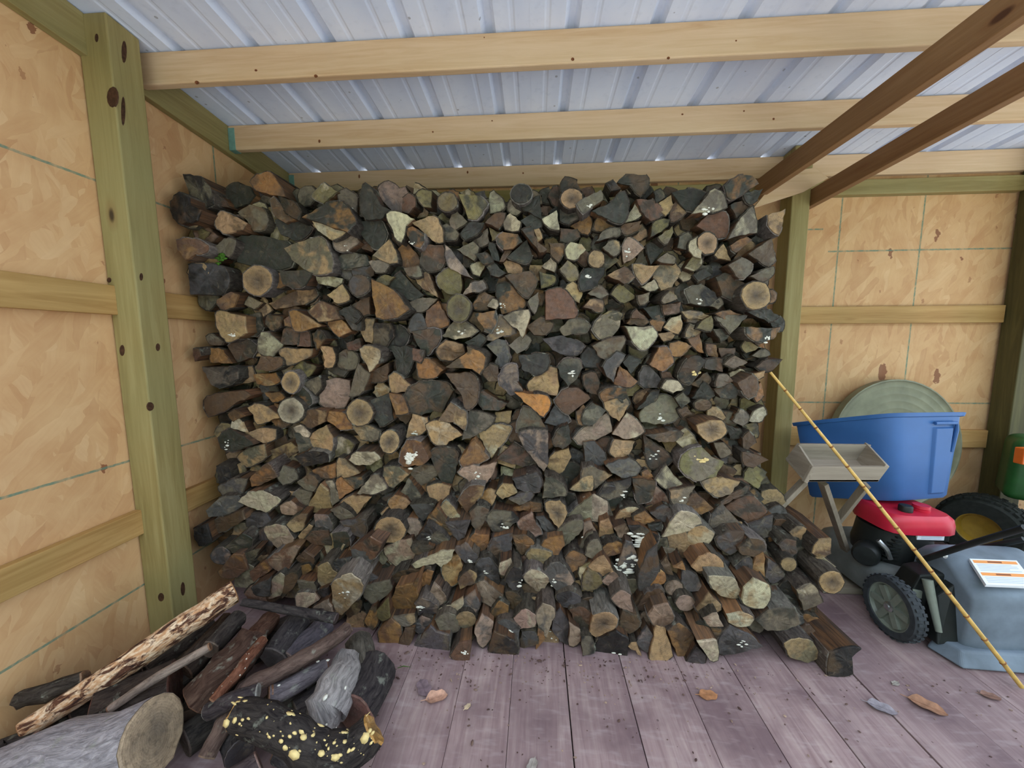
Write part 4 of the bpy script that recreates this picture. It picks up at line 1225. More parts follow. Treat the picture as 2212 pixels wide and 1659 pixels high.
# ================================================================ loose logs and sticks heaped at the left
def mpp(p): return (np.array(p)-CP) @ cf / FPX
def limb(name, label, cat, pts, bark, end, n=12, noise=0.06, group='loose wood heaped by the left wall', fungus=None, sub=3, endnoise=0.0, mat='bark'):
    r = random.Random(label); P = []; R = []
    raw = []
    for q in pts:
        if len(q) == 5: raw.append((Vector(q[1:4]), q[4])); continue
        x, y, z, rp = q; p = onZ(x, y, z); raw.append((p, rp*mpp(p)))
    for i in range(len(raw)-1):
        for j in range(sub):
            t = j/sub; P.append(raw[i][0].lerp(raw[i+1][0], t)); R.append(raw[i][1]*(1-t)+raw[i+1][1]*t)
    P.append(raw[-1][0]); R.append(raw[-1][1])
    for i in range(1, len(P)-1): P[i] = P[i]+Vector([r.gauss(0, R[i]*0.06) for _ in range(3)])
    for i in range(len(P)):                       # nothing sinks through the boards
        if P[i].z < R[i]*0.98+0.002: P[i].z = R[i]*0.98+0.002
        if P[i].x-R[i] < XL+0.045: P[i].x = XL+0.045+R[i]
    base = P[0].copy(); base.z = 0
    V = []; lc = []; F = []; T = 0; fr = []
    ang = [2*math.pi*k/n for k in range(n)]; prof_ = [1+r.gauss(0, noise) for _ in ang]
    for i, p in enumerate(P):
        d = (P[min(i+1, len(P)-1)]-P[max(i-1, 0)]).normalized(); x = d.cross(Vector((0.1, 0.2, 1))).normalized(); y = x.cross(d).normalized(); fr.append((p, d, x, y))
        if i: T += (p-P[i-1]).length
        for a, q in zip(ang, prof_):
            k = R[i]*q*(1+r.gauss(0, noise*0.5)); V.append(p+x*math.cos(a)*k+y*math.sin(a)*k); lc.append((math.cos(a)*R[i], math.sin(a)*R[i], T))
    for i in range(len(P)-1):
        for j in range(n): F.append((i*n+j, i*n+(j+1) % n, (i+1)*n+(j+1) % n, (i+1)*n+j))
    seed = r.random()*10; bk = jitter_col(bark, r, 0.05, (0.9, 0.88, 0.88) if max(bark) > 150 else (0.62, 0.6, 0.6))
    me = colmesh(name, V, F, mat, lc, bk, seed, bark=bk, base=base)
    for p in me.polygons: p.use_smooth = True
    o = bpy.data.objects.new(name, me); COL.objects.link(o); o.location = base; tag(o, label, cat, group)
    ec = jitter_col(end, r, 0.05, (0.8, 0.78, 0.74))
    for i in (0, len(P)-1):
        s = -1 if i == 0 else 1; p, d, x, y = fr[i]; EV = []; EL = []
        for k, t in ((0.985, -0.012), (0.985, 0.002), (0.93, 0.005), (0.5, 0.004)):
            for j in range(n):
                w = V[i*n+j]-p; EV.append(p+w*k+d*s*(t+r.gauss(0, endnoise))); EL.append((w.dot(x)*k, w.dot(y)*k, 0))
        EV.append(p+d*s*0.003); EL.append((0, 0, 0)); EF = []
        for q in range(3):
            for j in range(n): EF.append((q*n+j, q*n+(j+1) % n, (q+1)*n+(j+1) % n, (q+1)*n+j))
        for j in range(n): EF.append((3*n+j, 3*n+(j+1) % n, 4*n))
        if s < 0: EF = [tuple(reversed(f)) for f in EF]
        cc = np.tile(np.array(ec, np.float32), (len(EV), 1)); cc[-1] = np.array(lin(tuple(v*0.62 for v in end))); cc[-1-n:-1] = 0.5*cc[-1-n:-1]+0.5*cc[-1]
        c = bpy.data.objects.new('cut_end', colmesh('cut_end', EV, EF, 'end', EL, cc, seed, bark=cc, base=base)); COL.objects.link(c); c.parent = o
    if fungus:
        mt, cnt, sz = fungus; FV = []; FF = []
        for _ in range(cnt):
            i = r.randrange(len(P)); p, d, x, y = fr[i]; a = r.uniform(0.1, 3.0) if r.random() < 0.75 else r.uniform(0, 6.28); nrm = x*math.cos(a)+y*math.sin(a)
            if nrm.z < -0.3: continue
            c = p+nrm*R[i]*1.0+d*r.uniform(-.5, .5)*(T/len(P)); tx = d; ty = nrm.cross(d); s = sz*min(1.9, r.lognormvariate(-0.75, 0.65)); k = len(FV); e = r.uniform(0.8, 2.0)
            for v in LV: FV.append(c+tx*v.x*s*e+ty*v.y*s+nrm*v.z*s*0.28)
            FF += [tuple(q+k for q in f) for f in LF]
        me = bpy.data.meshes.new('fungus_glint_patch'); me.from_pydata([tuple(v-base) for v in FV], [], FF); me.update(); me.materials.append(MAT[mt])
        for p in me.polygons: p.use_smooth = True
        c = bpy.data.objects.new('fungus_glint_patch', me); COL.objects.link(c); c.parent = o; c['kind'] = 'stuff'; c['label'] = 'scattered cream fungus spots'
    return o
def S_(label, pts, bark, end=(150, 110, 84), **k): return limb('stick' if max(p[3] for p in pts if len(p) == 4) < 26 else 'loose_log', label, 'stick' if max(p[3] for p in pts if len(p) == 4) < 26 else 'log', pts, bark, end, **k)
S_('long pole with flaking orange bark lying across the heap', [(505, 1280, .40, 25), (400, 1348, .36, 25), (250, 1452, .28, 24), (60, 1572, .17, 20)], (206, 156, 112), (196, 140, 96), noise=0.09, mat='flaky')
S_('thin dark stick lying level just right of the orange pole', [(525, 1301, .36, 8), (610, 1316, .34, 9), (725, 1336, .30, 11)], (58, 50, 58), (90, 74, 76))
S_('large pale grey birch log with round sawn end at the lower left', [(333, 1588, .235, 74), ('w', -1.80, 1.00, .115, .112)], (188, 186, 192), (196, 172, 142), n=20, noise=0.03)
S_('dark log with pale broken end at the lower left corner', [(85, 1612, .10, 38), (-80, 1640, .10, 38)], (60, 52, 56), (176, 138, 124))
S_('whitish grey forked log in the middle of the heap', [(750, 1424, .16, 25), (738, 1470, .17, 36), (702, 1535, .15, 44), (704, 1576, .10, 24)], (178, 170, 172), (150, 130, 120), fungus=('fungus', 14, 0.008))
S_('grey brown log standing behind the whitish forked log', [(775, 1385, .13, 24), (785, 1470, .11, 32)], (120, 114, 104), (190, 164, 130))
S_('crooked black log speckled with cream yellow fungus', [(512, 1545, .26, 29), (580, 1560, .26, 34), (640, 1598, .22, 35), (700, 1628, .17, 34), (752, 1625, .15, 36), (806, 1578, .19, 31)], (46, 38, 44), (214, 160, 88), n=14, noise=0.08, fungus=('yfungus', 230, 0.0085), endnoise=0.004)
S_('half-hidden brown round log behind the crooked fungus log', [(764, 1540, .085, 46), (812, 1450, .08, 44)], (52, 46, 56), (142, 100, 90), n=16)
S_('long bent grey brown branch crossing the heap diagonally', [(447, 1632, .12, 19), (481, 1563, .17, 18), (528, 1486, .24, 17), (572, 1464, .26, 16), (634, 1435, .27, 16), (696, 1398, .27, 15), (750, 1358, .26, 14)], (128, 102, 90), (150, 120, 100))
S_('short dark stick with pale cut end beside the bent branch', [(556, 1494, .28, 15), (505, 1512, .27, 17), (454, 1534, .22, 17)], (74, 62, 74), (170, 168, 164))
S_('wide reddish brown bark slab left of the bent branch', [(540, 1388, .27, 32), (490, 1445, .26, 36), (425, 1512, .20, 34)], (92, 56, 42), (120, 76, 54), noise=0.12)
S_('narrow split strip with white flecks on the bark slab', [(566, 1384, .31, 11), (515, 1450, .31, 12), (462, 1512, .26, 12)], (150, 88, 58), (160, 110, 80), fungus=('fungus', 16, 0.004))
S_('big dark rounded log under the orange pole', [(378, 1490, .17, 58), (210, 1560, .14, 62)], (60, 42, 38), (104, 64, 52), n=18)
S_('thin pale grey stick tucked below the orange pole', [(452, 1398, .37, 9), (340, 1462, .32, 10), (240, 1530, .24, 9)], (168, 148, 138))
S_('grey white stick between forked log and bent branch', [(700, 1442, .17, 18), (640, 1476, .19, 20), (582, 1503, .19, 22)], (150, 142, 150), fungus=('fungus', 12, 0.006))
S_('dark slate log below the thin level stick', [(645, 1342, .22, 24), (590, 1420, .20, 27)], (70, 66, 74), (110, 100, 100))
S_('mottled violet grey log next to the dark slate log', [(700, 1352, .17, 22), (618, 1428, .17, 24)], (116, 108, 122), (130, 112, 106))
S_('short rusty brown log under the level stick', [(585, 1338, .24, 20), (545, 1384, .24, 22)], (120, 76, 56), (140, 90, 62))
S_('short dark log under the upper end of the orange pole', [(515, 1335, .28, 18), (455, 1402, .27, 20)], (74, 64, 62), (110, 94, 84))
S_('pale pink-ended log cut off by the bottom edge', [(560, 1652, .10, 30), (470, 1715, .09, 30)], (110, 94, 98), (190, 156, 148))
S_('black log in the gap left of the crooked log', [(520, 1625, .10, 30), (498, 1545, .10, 30)], (44, 42, 54), (60, 54, 60))
S_('small dark branch under the crooked log', [(600, 1628, .08, 18), (690, 1672, .07, 20)], (86, 78, 84))
S_('dark curled bark piece against the left wall', [(45, 1508, .25, 16), (105, 1490, .27, 17), (182, 1462, .29, 14)], (66, 54, 48), noise=0.14)
S_('dark brown log buried in the middle of the heap', [(420, 1565, .09, 42), (490, 1455, .09, 42)], (58, 44, 38), (80, 60, 50))
S_('brown log buried under the big dark round', [(300, 1545, .07, 40), (430, 1440, .08, 42)], (56, 44, 40), (84, 62, 52))
S_('grey log buried under the bent branch', [(560, 1562, .08, 32), (660, 1470, .08, 32)], (88, 78, 78), (110, 90, 84))
S_('dark log half buried by the left wall', [(110, 1568, .08, 34), (260, 1480, .09, 34)], (60, 48, 46), (90, 70, 60))
S_('dark log lying behind the short rusty log', [(600, 1385, .09, 36), (700, 1345, .10, 32)], (70, 58, 58), (96, 76, 70))

S_('dark log behind the middle of the orange pole', [(310, 1455, .11, 34), (450, 1350, .14, 34)], (66, 54, 50), (96, 76, 66))
S_('brown log just under the orange pole near the post', [(395, 1450, .16, 26), (500, 1345, .20, 26)], (84, 62, 52), (120, 88, 70))
S_('charcoal log low in the heap beside the birch log', [(400, 1600, .07, 34), (480, 1540, .07, 34)], (48, 42, 44), (80, 66, 62))
S_('grey log low in the heap under the forked log', [(640, 1545, .07, 30), (740, 1480, .07, 30)], (92, 84, 88), (120, 104, 98))
S_('dark log at the back of the heap below the level stick', [(540, 1400, .10, 34), (650, 1350, .11, 32)], (62, 52, 54), (96, 78, 72))
S_('dark brown log beside the left wall under the pole foot', [(150, 1540, .14, 30), (300, 1450, .16, 32)], (58, 44, 40), (92, 66, 56))

# ================================================================ things on the right
# --- wooden trough on splayed legs
HC[0] = 1.45; KS = CAMH/1.45
def rescale(root):
    root.location = Vector(root.location)*KS
    def rec(o):
        for ch in o.children:
            ch.data.transform(Matrix.Scale(KS, 4)); rec(ch)
    rec(root)
tr = empty('wooden_trough', onZ(1840, 1260, 0)); tag(tr, 'grey weathered wooden trough on splayed legs in front of the blue tote', 'trough')
YA, YBk = 1.86, 2.06
top = [onY(1755, 1008, YA), onY(1922, 1008, YA), onY(1876, 959, YBk), onY(1722, 957, YBk)]
bot = [onY(1737, 1041, YA), onY(1897, 1041, YA), onY(1852, 994, YBk), onY(1696, 992, YBk)]
cen = sum((Vector(p) for p in top+bot), Vector())/8
def board(name, i, j, mat):
    def inn(p, k): q = Vector(p); c = (Vector(top[0])+Vector(top[2]))/2; return q
    a, b, c, d = top[i], top[j], bot[j], bot[i]; mid = (a+b+c+d)/4; nrm = (b-a).cross(d-a).normalized()
    if nrm.dot(cen-mid) < 0: nrm = -nrm
    m_ = MB(); th = 0.019; m_.hexa([d, c, c+nrm*th, d+nrm*th, a, b, b+nrm*th, a+nrm*th]); m_.build(name, mat, tr, 0.002)
board('front_board', 0, 1, 'grayX'); board('end_board', 1, 2, 'grayY'); board('rear_board', 2, 3, 'grayX'); board('end_board', 3, 0, 'grayY')
m_ = MB(); up = (top[0]-bot[0])*0.15; m_.hexa([bot[0], bot[1], bot[2], bot[3]]+[b+up for b in bot]); m_.build('bottom_board', 'grayX', tr, 0.002)
zf = 0.036
L2a, L2b = onY(1777, 1042, 1.97), onZ(1840, 1228, zf)
baro('leg', L2a, L2b, 0.024, 0.045, 'grayZ', tr, 0.002, up=(0, 1, 0))
p3 = L2a.lerp(L2b, 0.42); baro('leg', onY(1872, 1046, 1.98), p3, 0.02, 0.04, 'grayZ', tr, 0.002, up=(0, 1, 0))
baro('leg', onY(1737, 1040, 1.95), onY(1668, 1110, 1.98), 0.024, 0.04, 'grayZ', tr, 0.002, up=(0, 1, 0))
a, b = onZ(1778, 1282, 0), onZ(1877, 1283, 0)
m_ = MB(); m_.box((a.x, a.y, 0.001), (b.x+0.03, a.y+0.235, zf)); m_.build('foot_board', 'grayX', tr, 0.003)

# --- storage tote
to = empty('storage_tote', onY(2000, 1083, 2.25)); tag(to, 'open blue plastic storage tote sitting on the red mower engine', 'tote')
A, B, D = onY(1921, 893, 2.10), onY(2092, 891, 2.13), onY(1708, 914, 2.48); A2, B2 = onY(1932, 1083, 2.13), onY(2058, 1074, 2.15); D2 = D+(A2-A)+(A-D)*0.09
D2.z = max(D2.z, 0.40)
def fra(A, B, D): return (Vector(A)+(Vector(B)-A)/2+(Vector(D)-A)/2, (Vector(B)-A)/2, (Vector(D)-A)/2)
def ring(f, k=1.0, n=56, e=9.0):
    o, u, v = f; R_ = []
    for i in range(n):
        t = 2*math.pi*i/n; c, s = math.cos(t), math.sin(t); q = (abs(c)**e+abs(s)**e)**(-1/e); R_.append(o+u*c*q*k+v*s*q*k)
    return R_
ft, fb = fra(A, B, D), fra(A2, B2, D2); n = 56
def mixf(t): return tuple(a.lerp(b, t) for a, b in zip(fb, ft))
rings = []
for t, k in ((0, .90), (0.0, .965), (0.03, 1.0), (0.5, 1.0), (0.955, 1.0), (0.96, 1.05), (1.0, 1.06), (1.003, 1.05), (1.0, 0.985), (0.5, .965), (0.03, .965), (0.02, .90)): rings.append(ring(mixf(t), k))
V = [p for r_ in rings for p in r_]; F = []
for i in range(len(rings)-1):
    for j in range(n): F.append((i*n+j, i*n+(j+1) % n, (i+1)*n+(j+1) % n, (i+1)*n+j))
F += [tuple(reversed(range(n))), tuple(range((len(rings)-1)*n, len(rings)*n))]
m_ = MB(); m_.add(V, F); m_.build('tote_body', 'blue', to, 0, smooth=True)
def onface(u, t, out):   # point on the end face facing the opening, u across, t up
    o, a, b = mixf(t); nn = -b.normalized(); return o+a*u-b*1.0+nn*out
m_ = MB()
for u0, u1, t0, t1 in ((0.12, 0.62, 0.05, 0.84),):
    P8 = [onface(u0, t0, -0.004), onface(u1, t0, -0.004), onface(u1, t1, -0.004), onface(u0, t1, -0.004), onface(u0+.03, t0+.02, 0.012), onface(u1-.03, t0+.02, 0.012), onface(u1-.03, t1-.02, 0.014), onface(u0+.03, t1-.02, 0.014)]
    m_.add(P8, [(4, 5, 6, 7), (0, 1, 5, 4), (1, 2, 6, 5), (2, 3, 7, 6), (3, 0, 4, 7)])
m_.build('handle_panel', 'blue', to, 0.003)
m_ = MB(); m_.tube([onface(0.10, 0.88, 0.012), onface(0.66, 0.88, 0.012), onface(0.70, 0.80, 0.010), onface(0.69, 0.55, 0.004)], 0.009, 8); m_.build('handle_rib', 'blue', to, 0, smooth=True)

rescale(tr); rescale(to); HC[0] = CAMH
# --- round galvanised tub leaning on the wall
m_ = MB(); pk = onY(1958, 822, 2.98); R0 = 0.50; o_ = pk+Vector((0.0, 0.02, -R0*0.99)); axd = Vector((0.06, -1, 0.10)).normalized()
pr = [(0.0, 0.0)]
for k in range(1, 9): pr += [(R0*k/9-0.004, 0.0), (R0*k/9, 0.0012), (R0*k/9+0.004, 0.0)]
pr += [(R0-0.02, 0.0), (R0-0.01, 0.008), (R0, 0.006), (R0, -0.05), (R0-0.01, -0.05), (0.0, -0.03)]
m_.lathe(pr, o_, axd, 48); tb = m_.build('round_tub', 'tub', None, 0, smooth=True); tag(tb, 'large round dull grey disc leaning on the wall behind the blue tote', 'tub')

HC[0] = 1.45
# --- walk-behind mower
mw = empty('lawn_mower', (2.05, 2.05, 0)); tag(mw, 'walk-behind lawn mower with red engine cover and grey grass bag', 'lawn mower')
def wheel(c, r_, w, par, mt='rubber', hubm='wheelgray', nsp=6):
    wh = None; m_ = MB(); c = Vector(c); a = Vector((-1, 0, 0))
    m_.lathe([(r_*0.74, -w/2), (r_*0.93, -w/2), (r_, -w/2+0.012), (r_, w/2-0.012), (r_*0.94, w/2), (r_*0.76, w/2), (r_*0.74, w/2-0.012), (r_*0.74, -w/2)], c, a, 36)
    tire = m_.build('wheel', mt, par, 0, smooth=True)
    m_ = MB()
    for k in range(30):
        t = 2*math.pi*k/30
        for s, ph in ((-0.22, 0), (0.22, 0.1)):
            d = Vector((0, math.cos(t+ph), math.sin(t+ph))); q = c+d*(r_+0.001)+a*s*w*1.1; m_.bar(q-a*0.008, q+a*0.008, 0.014, 0.006, up=d)
    tr_ = m_.build('tread', mt, None, 0); tr_.location = (0, 0, 0)
    tr_.data.transform(Matrix.Translation(-Vector(par.location)+Vector(((np.array(m_.v)[:, 0].min()+np.array(m_.v)[:, 0].max())/2, (np.array(m_.v)[:, 1].min()+np.array(m_.v)[:, 1].max())/2, np.array(m_.v)[:, 2].min())))); tr_.parent = tire
    m_ = MB(); m_.lathe([(0, 0.0), (r_*0.66, w*0.16), (r_*0.72, w*0.42), (r_*0.76, w*0.40), (r_*0.76, -w*0.4), (0, -w*0.4)], c, a, 36)
    for k in range(nsp):
        t = 2*math.pi*k/nsp; d = Vector((0, math.cos(t), math.sin(t))); m_.bar(c+a*w*0.16+d*r_*0.16, c+a*w*0.24+d*r_*0.66, 0.030, 0.02, up=a)
    hb = m_.build('hub', hubm, par, 0, smooth=True)
    m_ = MB(); m_.lathe([(r_*0.16, 0), (r_*0.16, w*0.42), (r_*0.10, w*0.5), (r_*0.09, w*0.62), (0, w*0.64)], c, a, 14); m_.build('axle_nut', 'steel', par, 0, smooth=True)
wheel((1.765, 1.822, 0.146), 0.145, 0.052, mw)
wheel((1.80, 2.52, 0.115), 0.112, 0.045, mw); wheel((2.40, 2.52, 0.115), 0.112, 0.045, mw)
# deck
m_ = MB(); dk = []
for z, k in ((0.07, 1.0), (0.17, 1.0), (0.215, 0.93), (0.24, 0.80), (0.242, 0.0)):
    for i in range(28):
        t = 2*math.pi*i/28; c, s = math.cos(t), math.sin(t); q = (abs(c)**4+abs(s)**4)**-.25
        dk.append((2.10+0.265*c*q*k, 2.18+0.36*s*q*k, z))
F = []
for i in range(4):
    for j in range(28): F.append((i*28+j, i*28+(j+1) % 28, (i+1)*28+(j+1) % 28, (i+1)*28+j))
m_.add(dk, F); m_.build('deck', 'deck', mw, 0, smooth=True)
# engine
m_ = MB(); m_.lathe([(0.17, 0), (0.175, 0.05), (0.165, 0.10), (0.155, 0.175)], (2.05, 2.17, 0.235), (0, 0, 1), 24); m_.build('engine_block', 'black', mw, 0, smooth=True)
m_ = MB(); m_.lathe([(0.055, 0), (0.06, 0.02), (0.06, 0.10), (0.05, 0.115), (0.0, 0.118)], (1.90, 2.13, 0.27), (-0.75, -0.65, 0.05), 18); m_.build('muffler', 'black', mw, 0, smooth=True)
m_ = MB()
for k in range(7): m_.box((1.88+0.012*k, 2.02+0.002*k, 0.27+0.02*k), (1.99+0.012*k, 2.10, 0.278+0.02*k))
m_.build('cooling_fins', 'black', mw, 0.001)
m_ = MB(); m_.tube([(1.87, 2.05, 0.37), (1.90, 2.03, 0.33), (1.915, 2.02, 0.28)], 0.012, 8); m_.build('exhaust_guard', 'steel', mw, 0, smooth=True)
m_ = MB(); ec = []
for z, k in ((0.425, 1.0), (0.47, 1.0), (0.505, 0.96), (0.522, 0.86), (0.524, 0.0)):
    for i in range(32):
        t = 2*math.pi*i/32; c, s = math.cos(t), math.sin(t); q = (abs(c)**5+abs(s)**5)**-.2; ec.append((2.075+0.175*c*q*k, 2.155+0.15*s*q*k, z))
F = []
for i in range(4):
    for j in range(32): F.append((i*32+j, i*32+(j+1) % 32, (i+1)*32+(j+1) % 32, (i+1)*32+j))
F.append(tuple(reversed(range(32)))); m_.add(ec, F); m_.build('engine_cover', 'red', mw, 0, smooth=True)
boxo('air_filter', (1.985, 2.02, 0.385), (2.20, 2.08, 0.425), 'black', mw, 0.005)
boxo('name_plate', (2.03, 2.012, 0.398), (2.165, 2.0205, 0.422), 'white', mw, 0.001)
for q in range(2): boxo('plate_line', (2.05, 2.0105, 0.406+0.008*q), (2.15, 2.0125, 0.409+0.008*q), 'inkblue', mw, 0)
m_ = MB(); m_.lathe([(0.03, 0), (0.03, 0.03), (0.026, 0.036), (0.0, 0.037)], (2.03, 2.09, 0.52), (0, 0, 1), 18); m_.build('oil_cap', 'black', mw, 0, smooth=True)
m_ = MB(); m_.lathe([(0.036, 0), (0.037, 0.012), (0.033, 0.014), (0.037, 0.018), (0.036, 0.034), (0, 0.035)], (2.12, 2.10, 0.522), (0, 0, 1), 18); m_.build('fuel_cap', 'red', mw, 0, smooth=True)
# grass bag
m_ = MB(); bf = []
x0, x1 = 1.945, 2.42
sect = [(1.664, 0.06, 1), (1.660, 0.11, 1), (1.652, 0.30, .98), (1.658, 0.338, .97), (1.72, 0.380, .95), (1.80, 0.433, .93), (1.88, 0.447, .91), (1.95, 0.41, .90), (1.97, 0.20, .92), (1.97, 0.06, .95)]
sec = [(y, z, k) for y, z, k in sect]; nn = 12
for y_, z_, k in sec:
    c = (x0+x1)/2; h = (x1-x0)/2*k
    for i in range(nn):
        u = -1+2*i/(nn-1); e = 1-0.02*abs(u)**6; bf.append((c+h*u, y_+(0.02*abs(u)**8 if y_ < 1.8 else 0), z_-0.03*abs(u)**8*(z_ > 0.2)))
F = []; ns = len(sec)
for i in range(ns):
    for j in range(nn-1): F.append((i*nn+j, i*nn+j+1, ((i+1) % ns)*nn+j+1, ((i+1) % ns)*nn+j))
F += [tuple(i*nn for i in range(ns)), tuple(reversed([i*nn+nn-1 for i in range(ns)]))]
m_.add(bf, F); bag = m_.build('grass_bag', 'bag', mw, 0.012, smooth=True)
m_ = MB(); m_.add([(1.975, 1.6605, 0.10), (2.37, 1.6605, 0.10), (2.36, 1.672, 0.22), (2.0, 1.672, 0.22)], [(0, 1, 2, 3)])
m_ = MB()
for dz, dy, xa in ((0.0, 1.632, 1.90), (0.055, 1.640, 1.905)): pass
m_.hexa([(1.885, 1.615, 0.010), (2.48, 1.590, 0.010), (2.48, 2.00, 0.010), (1.85, 1.74, 0.010), (1.905, 1.650, 0.070), (2.45, 1.630, 0.078), (2.45, 2.00, 0.078), (1.89, 1.74, 0.070)])
m_.build('bag_skirt', 'bag', mw, 0.010, seg=3)
# warning label lying on the bag's sloping top
lab = MB(); La, Lb, Lc = Vector((2.075, 1.752, 0.4285)), Vector((2.30, 1.752, 0.4285)), Vector((2.085, 1.690, 0.372))
La, Lb, Ld = onY(2094, 1207, 1.785), onY(2196, 1211, 1.785), onY(2130, 1263, 1.648)
def at(u, v, h=0.0):
    nn_ = (Lb-La).cross(Ld-La).normalized(); nn_ = nn_ if nn_.y < 0 else -nn_
    return La+(Lb-La)*u+(Ld-La)*v+nn_*h
lm = bpy.data.meshes.new('warning_label'); LVt = []; LFt = []; LM = []
def quad(u0, u1, v0, v1, h, mi):
    k = len(LVt); LVt.extend([at(u0, v0, h), at(u1, v0, h), at(u1, v1, h), at(u0, v1, h)]); LFt.append((k, k+3, k+2, k+1)); LM.append(mi)
k = 0; P8 = [at(0, 0, -.012), at(1, 0, -.012), at(1, 1, -.012), at(0, 1, -.012), at(0, 0, .001), at(1, 0, .001), at(1, 1, .001), at(0, 1, .001)]
LVt.extend(P8); LFt += [(0, 3, 2, 1), (4, 5, 6, 7), (0, 1, 5, 4), (1, 2, 6, 5), (2, 3, 7, 6), (3, 0, 4, 7)]; LM += [0]*6
for v0 in (0.055, 0.545):
    quad(.04, .96, v0, v0+.12, .0014, 1); quad(.34, .64, v0+.03, v0+.09, .0018, 2)
for a_, b_ in ((.215, .80), (.275, .9), (.335, .9), (.395, .7), (.455, .92), (.71, .9), (.77, .92), (.83, .85), (.89, .93)): quad(.07, b_, a_, a_+.022, .0014, 3)
lm.from_pydata([tuple(p-Vector(mw.location)) for p in LVt], [], LFt); lm.update()
for q in ('white', 'orange', 'ink', 'inkblue'): lm.materials.append(MAT[q])
lm.polygons.foreach_set('material_index', LM)
lo = bpy.data.objects.new('warning_label', lm); COL.objects.link(lo); lo.parent = bag; lo['label'] = 'white warning label with two orange bands'
# handle bars, brackets, discharge flap
m_ = MB(); m_.tube([onY(1985, 1212, 1.86), onY(2080, 1180, 1.72), onY(2215, 1140, 1.52)], 0.0135, 10); m_.build('handle_bar', 'black', mw, 0, smooth=True)
m_ = MB(); m_.tube([onY(2060, 1195, 2.05), onY(2212, 1165, 1.85)], 0.013, 10); m_.build('handle_bar', 'black', mw, 0, smooth=True)
m_ = MB(); m_.hexa([(1.79, 1.80, 0.17), (1.95, 1.80, 0.17), (1.96, 1.93, 0.17), (1.82, 1.93, 0.17), (1.85, 1.80, 0.33), (1.97, 1.80, 0.34), (1.97, 1.92, 0.34), (1.88, 1.92, 0.32)]); m_.build('handle_bracket', 'black', mw, 0.008)
m_ = MB(); m_.hexa([(1.815, 1.79, 0.222), (1.86, 1.788, 0.215), (1.86, 1.80, 0.215), (1.82, 1.80, 0.222), (1.815, 1.79, 0.262), (1.86, 1.788, 0.255), (1.86, 1.80, 0.255), (1.82, 1.80, 0.262)]); m_.build('adjuster_tab', 'wheelgray', mw, 0.004)
m_ = MB(); a, b = onY(2003, 1252, 1.78), onY(2028, 1365, 1.70); m_.tube([a, b], [0.020, 0.012], 10); m_.build('deflector_edge', 'wheelgray', mw, 0, smooth=True)
m_ = MB(); m_.hexa([(1.86, 1.70, 0.05), (1.955, 1.70, 0.07), (1.96, 1.80, 0.07), (1.87, 1.80, 0.05), (1.90, 1.765, 0.25), (1.955, 1.75, 0.32), (1.96, 1.80, 0.32), (1.90, 1.80, 0.25)]); m_.build('rear_flap', 'black', mw, 0.006)
m_ = MB(); m_.lathe([(0.012, 0), (0.012, 0.012), (0, 0.014)], onY(2036, 1199, 1.80), (0, -1, 0.2), 12); m_.build('handle_bolt', 'steel', mw, 0, smooth=True)

# --- lawn tractor, only its front wheel and nose in view
lt = empty('lawn_tractor', (3.0, 2.6, 0)); tag(lt, 'green lawn tractor with yellow wheel at the right edge', 'tractor')
def turf(c, r_, w):
    c = Vector(c); a = Vector((-0.86, -0.5, 0)).normalized(); m_ = MB()
    m_.lathe([(r_*0.5, -w/2), (r_*0.86, -w/2), (r_*0.97, -w*0.36), (r_, 0), (r_*0.97, w*0.36), (r_*0.86, w/2), (r_*0.5, w/2), (r_*0.48, w*0.4), (r_*0.48, -w*0.4)], c, a, 36); tire = m_.build('wheel', 'darkrubber', lt, 0, smooth=True)
    b2 = a.cross(Vector((0, 0, 1))); m_ = MB()
    for k in range(30):
        t = 2*math.pi*k/30; 
        for s in (-0.33, -0.11, 0.11, 0.33):
            ph = t+(0.1 if abs(s) < 0.2 else 0); d = b2*math.cos(ph)+Vector((0, 0, 1))*math.sin(ph); q = c+d*(r_*(1.0-0.10*abs(s)))+a*s*w; m_.bar(q-a*w*0.085, q+a*w*0.085, r_*0.13, 0.012, up=d)
    t2 = m_.build('tread', 'darkrubber', lt, 0); t2.parent = tire
    m_ = MB(); m_.lathe([(0.0, w*0.1), (r_*0.16, w*0.12), (r_*0.40, w*0.18), (r_*0.46, w*0.42), (r_*0.50, w*0.44), (r_*0.50, -w*0.3), (0, -w*0.3)], c, a, 28); m_.build('wheel_rim', 'yellow', lt, 0, smooth=True)
turf((2.98, 2.56, 0.215), 0.213, 0.19)
m_ = MB(); m_.hexa([(3.0, 2.50, 0.44), (3.8, 1.80, 0.44), (3.95, 2.1, 0.44), (3.17, 2.70, 0.44), (3.03, 2.50, 0.84), (3.8, 1.82, 0.92), (3.92, 2.08, 0.92), (3.17, 2.68, 0.84)]); m_.build('hood', 'green', lt, 0.05, seg=4, smooth=True)
m_ = MB(); m_.hexa([(3.1, 2.40, 0.2), (3.9, 1.75, 0.2), (4.0, 2.0, 0.2), (3.2, 2.6, 0.2), (3.1, 2.40, 0.34), (3.9, 1.75, 0.34), (4.0, 2.0, 0.34), (3.2, 2.6, 0.34)]); m_.build('chassis', 'black', lt, 0.01)
q = onY(2207, 985, 2.38); m_ = MB(); m_.box((q.x-0.012, q.y-0.02, q.z-0.05), (q.x+0.06, q.y+0.03, q.z+0.05)); m_.build('side_reflector', 'reflector', lt, 0.006)

rescale(mw); rescale(lt); HC[0] = CAMH
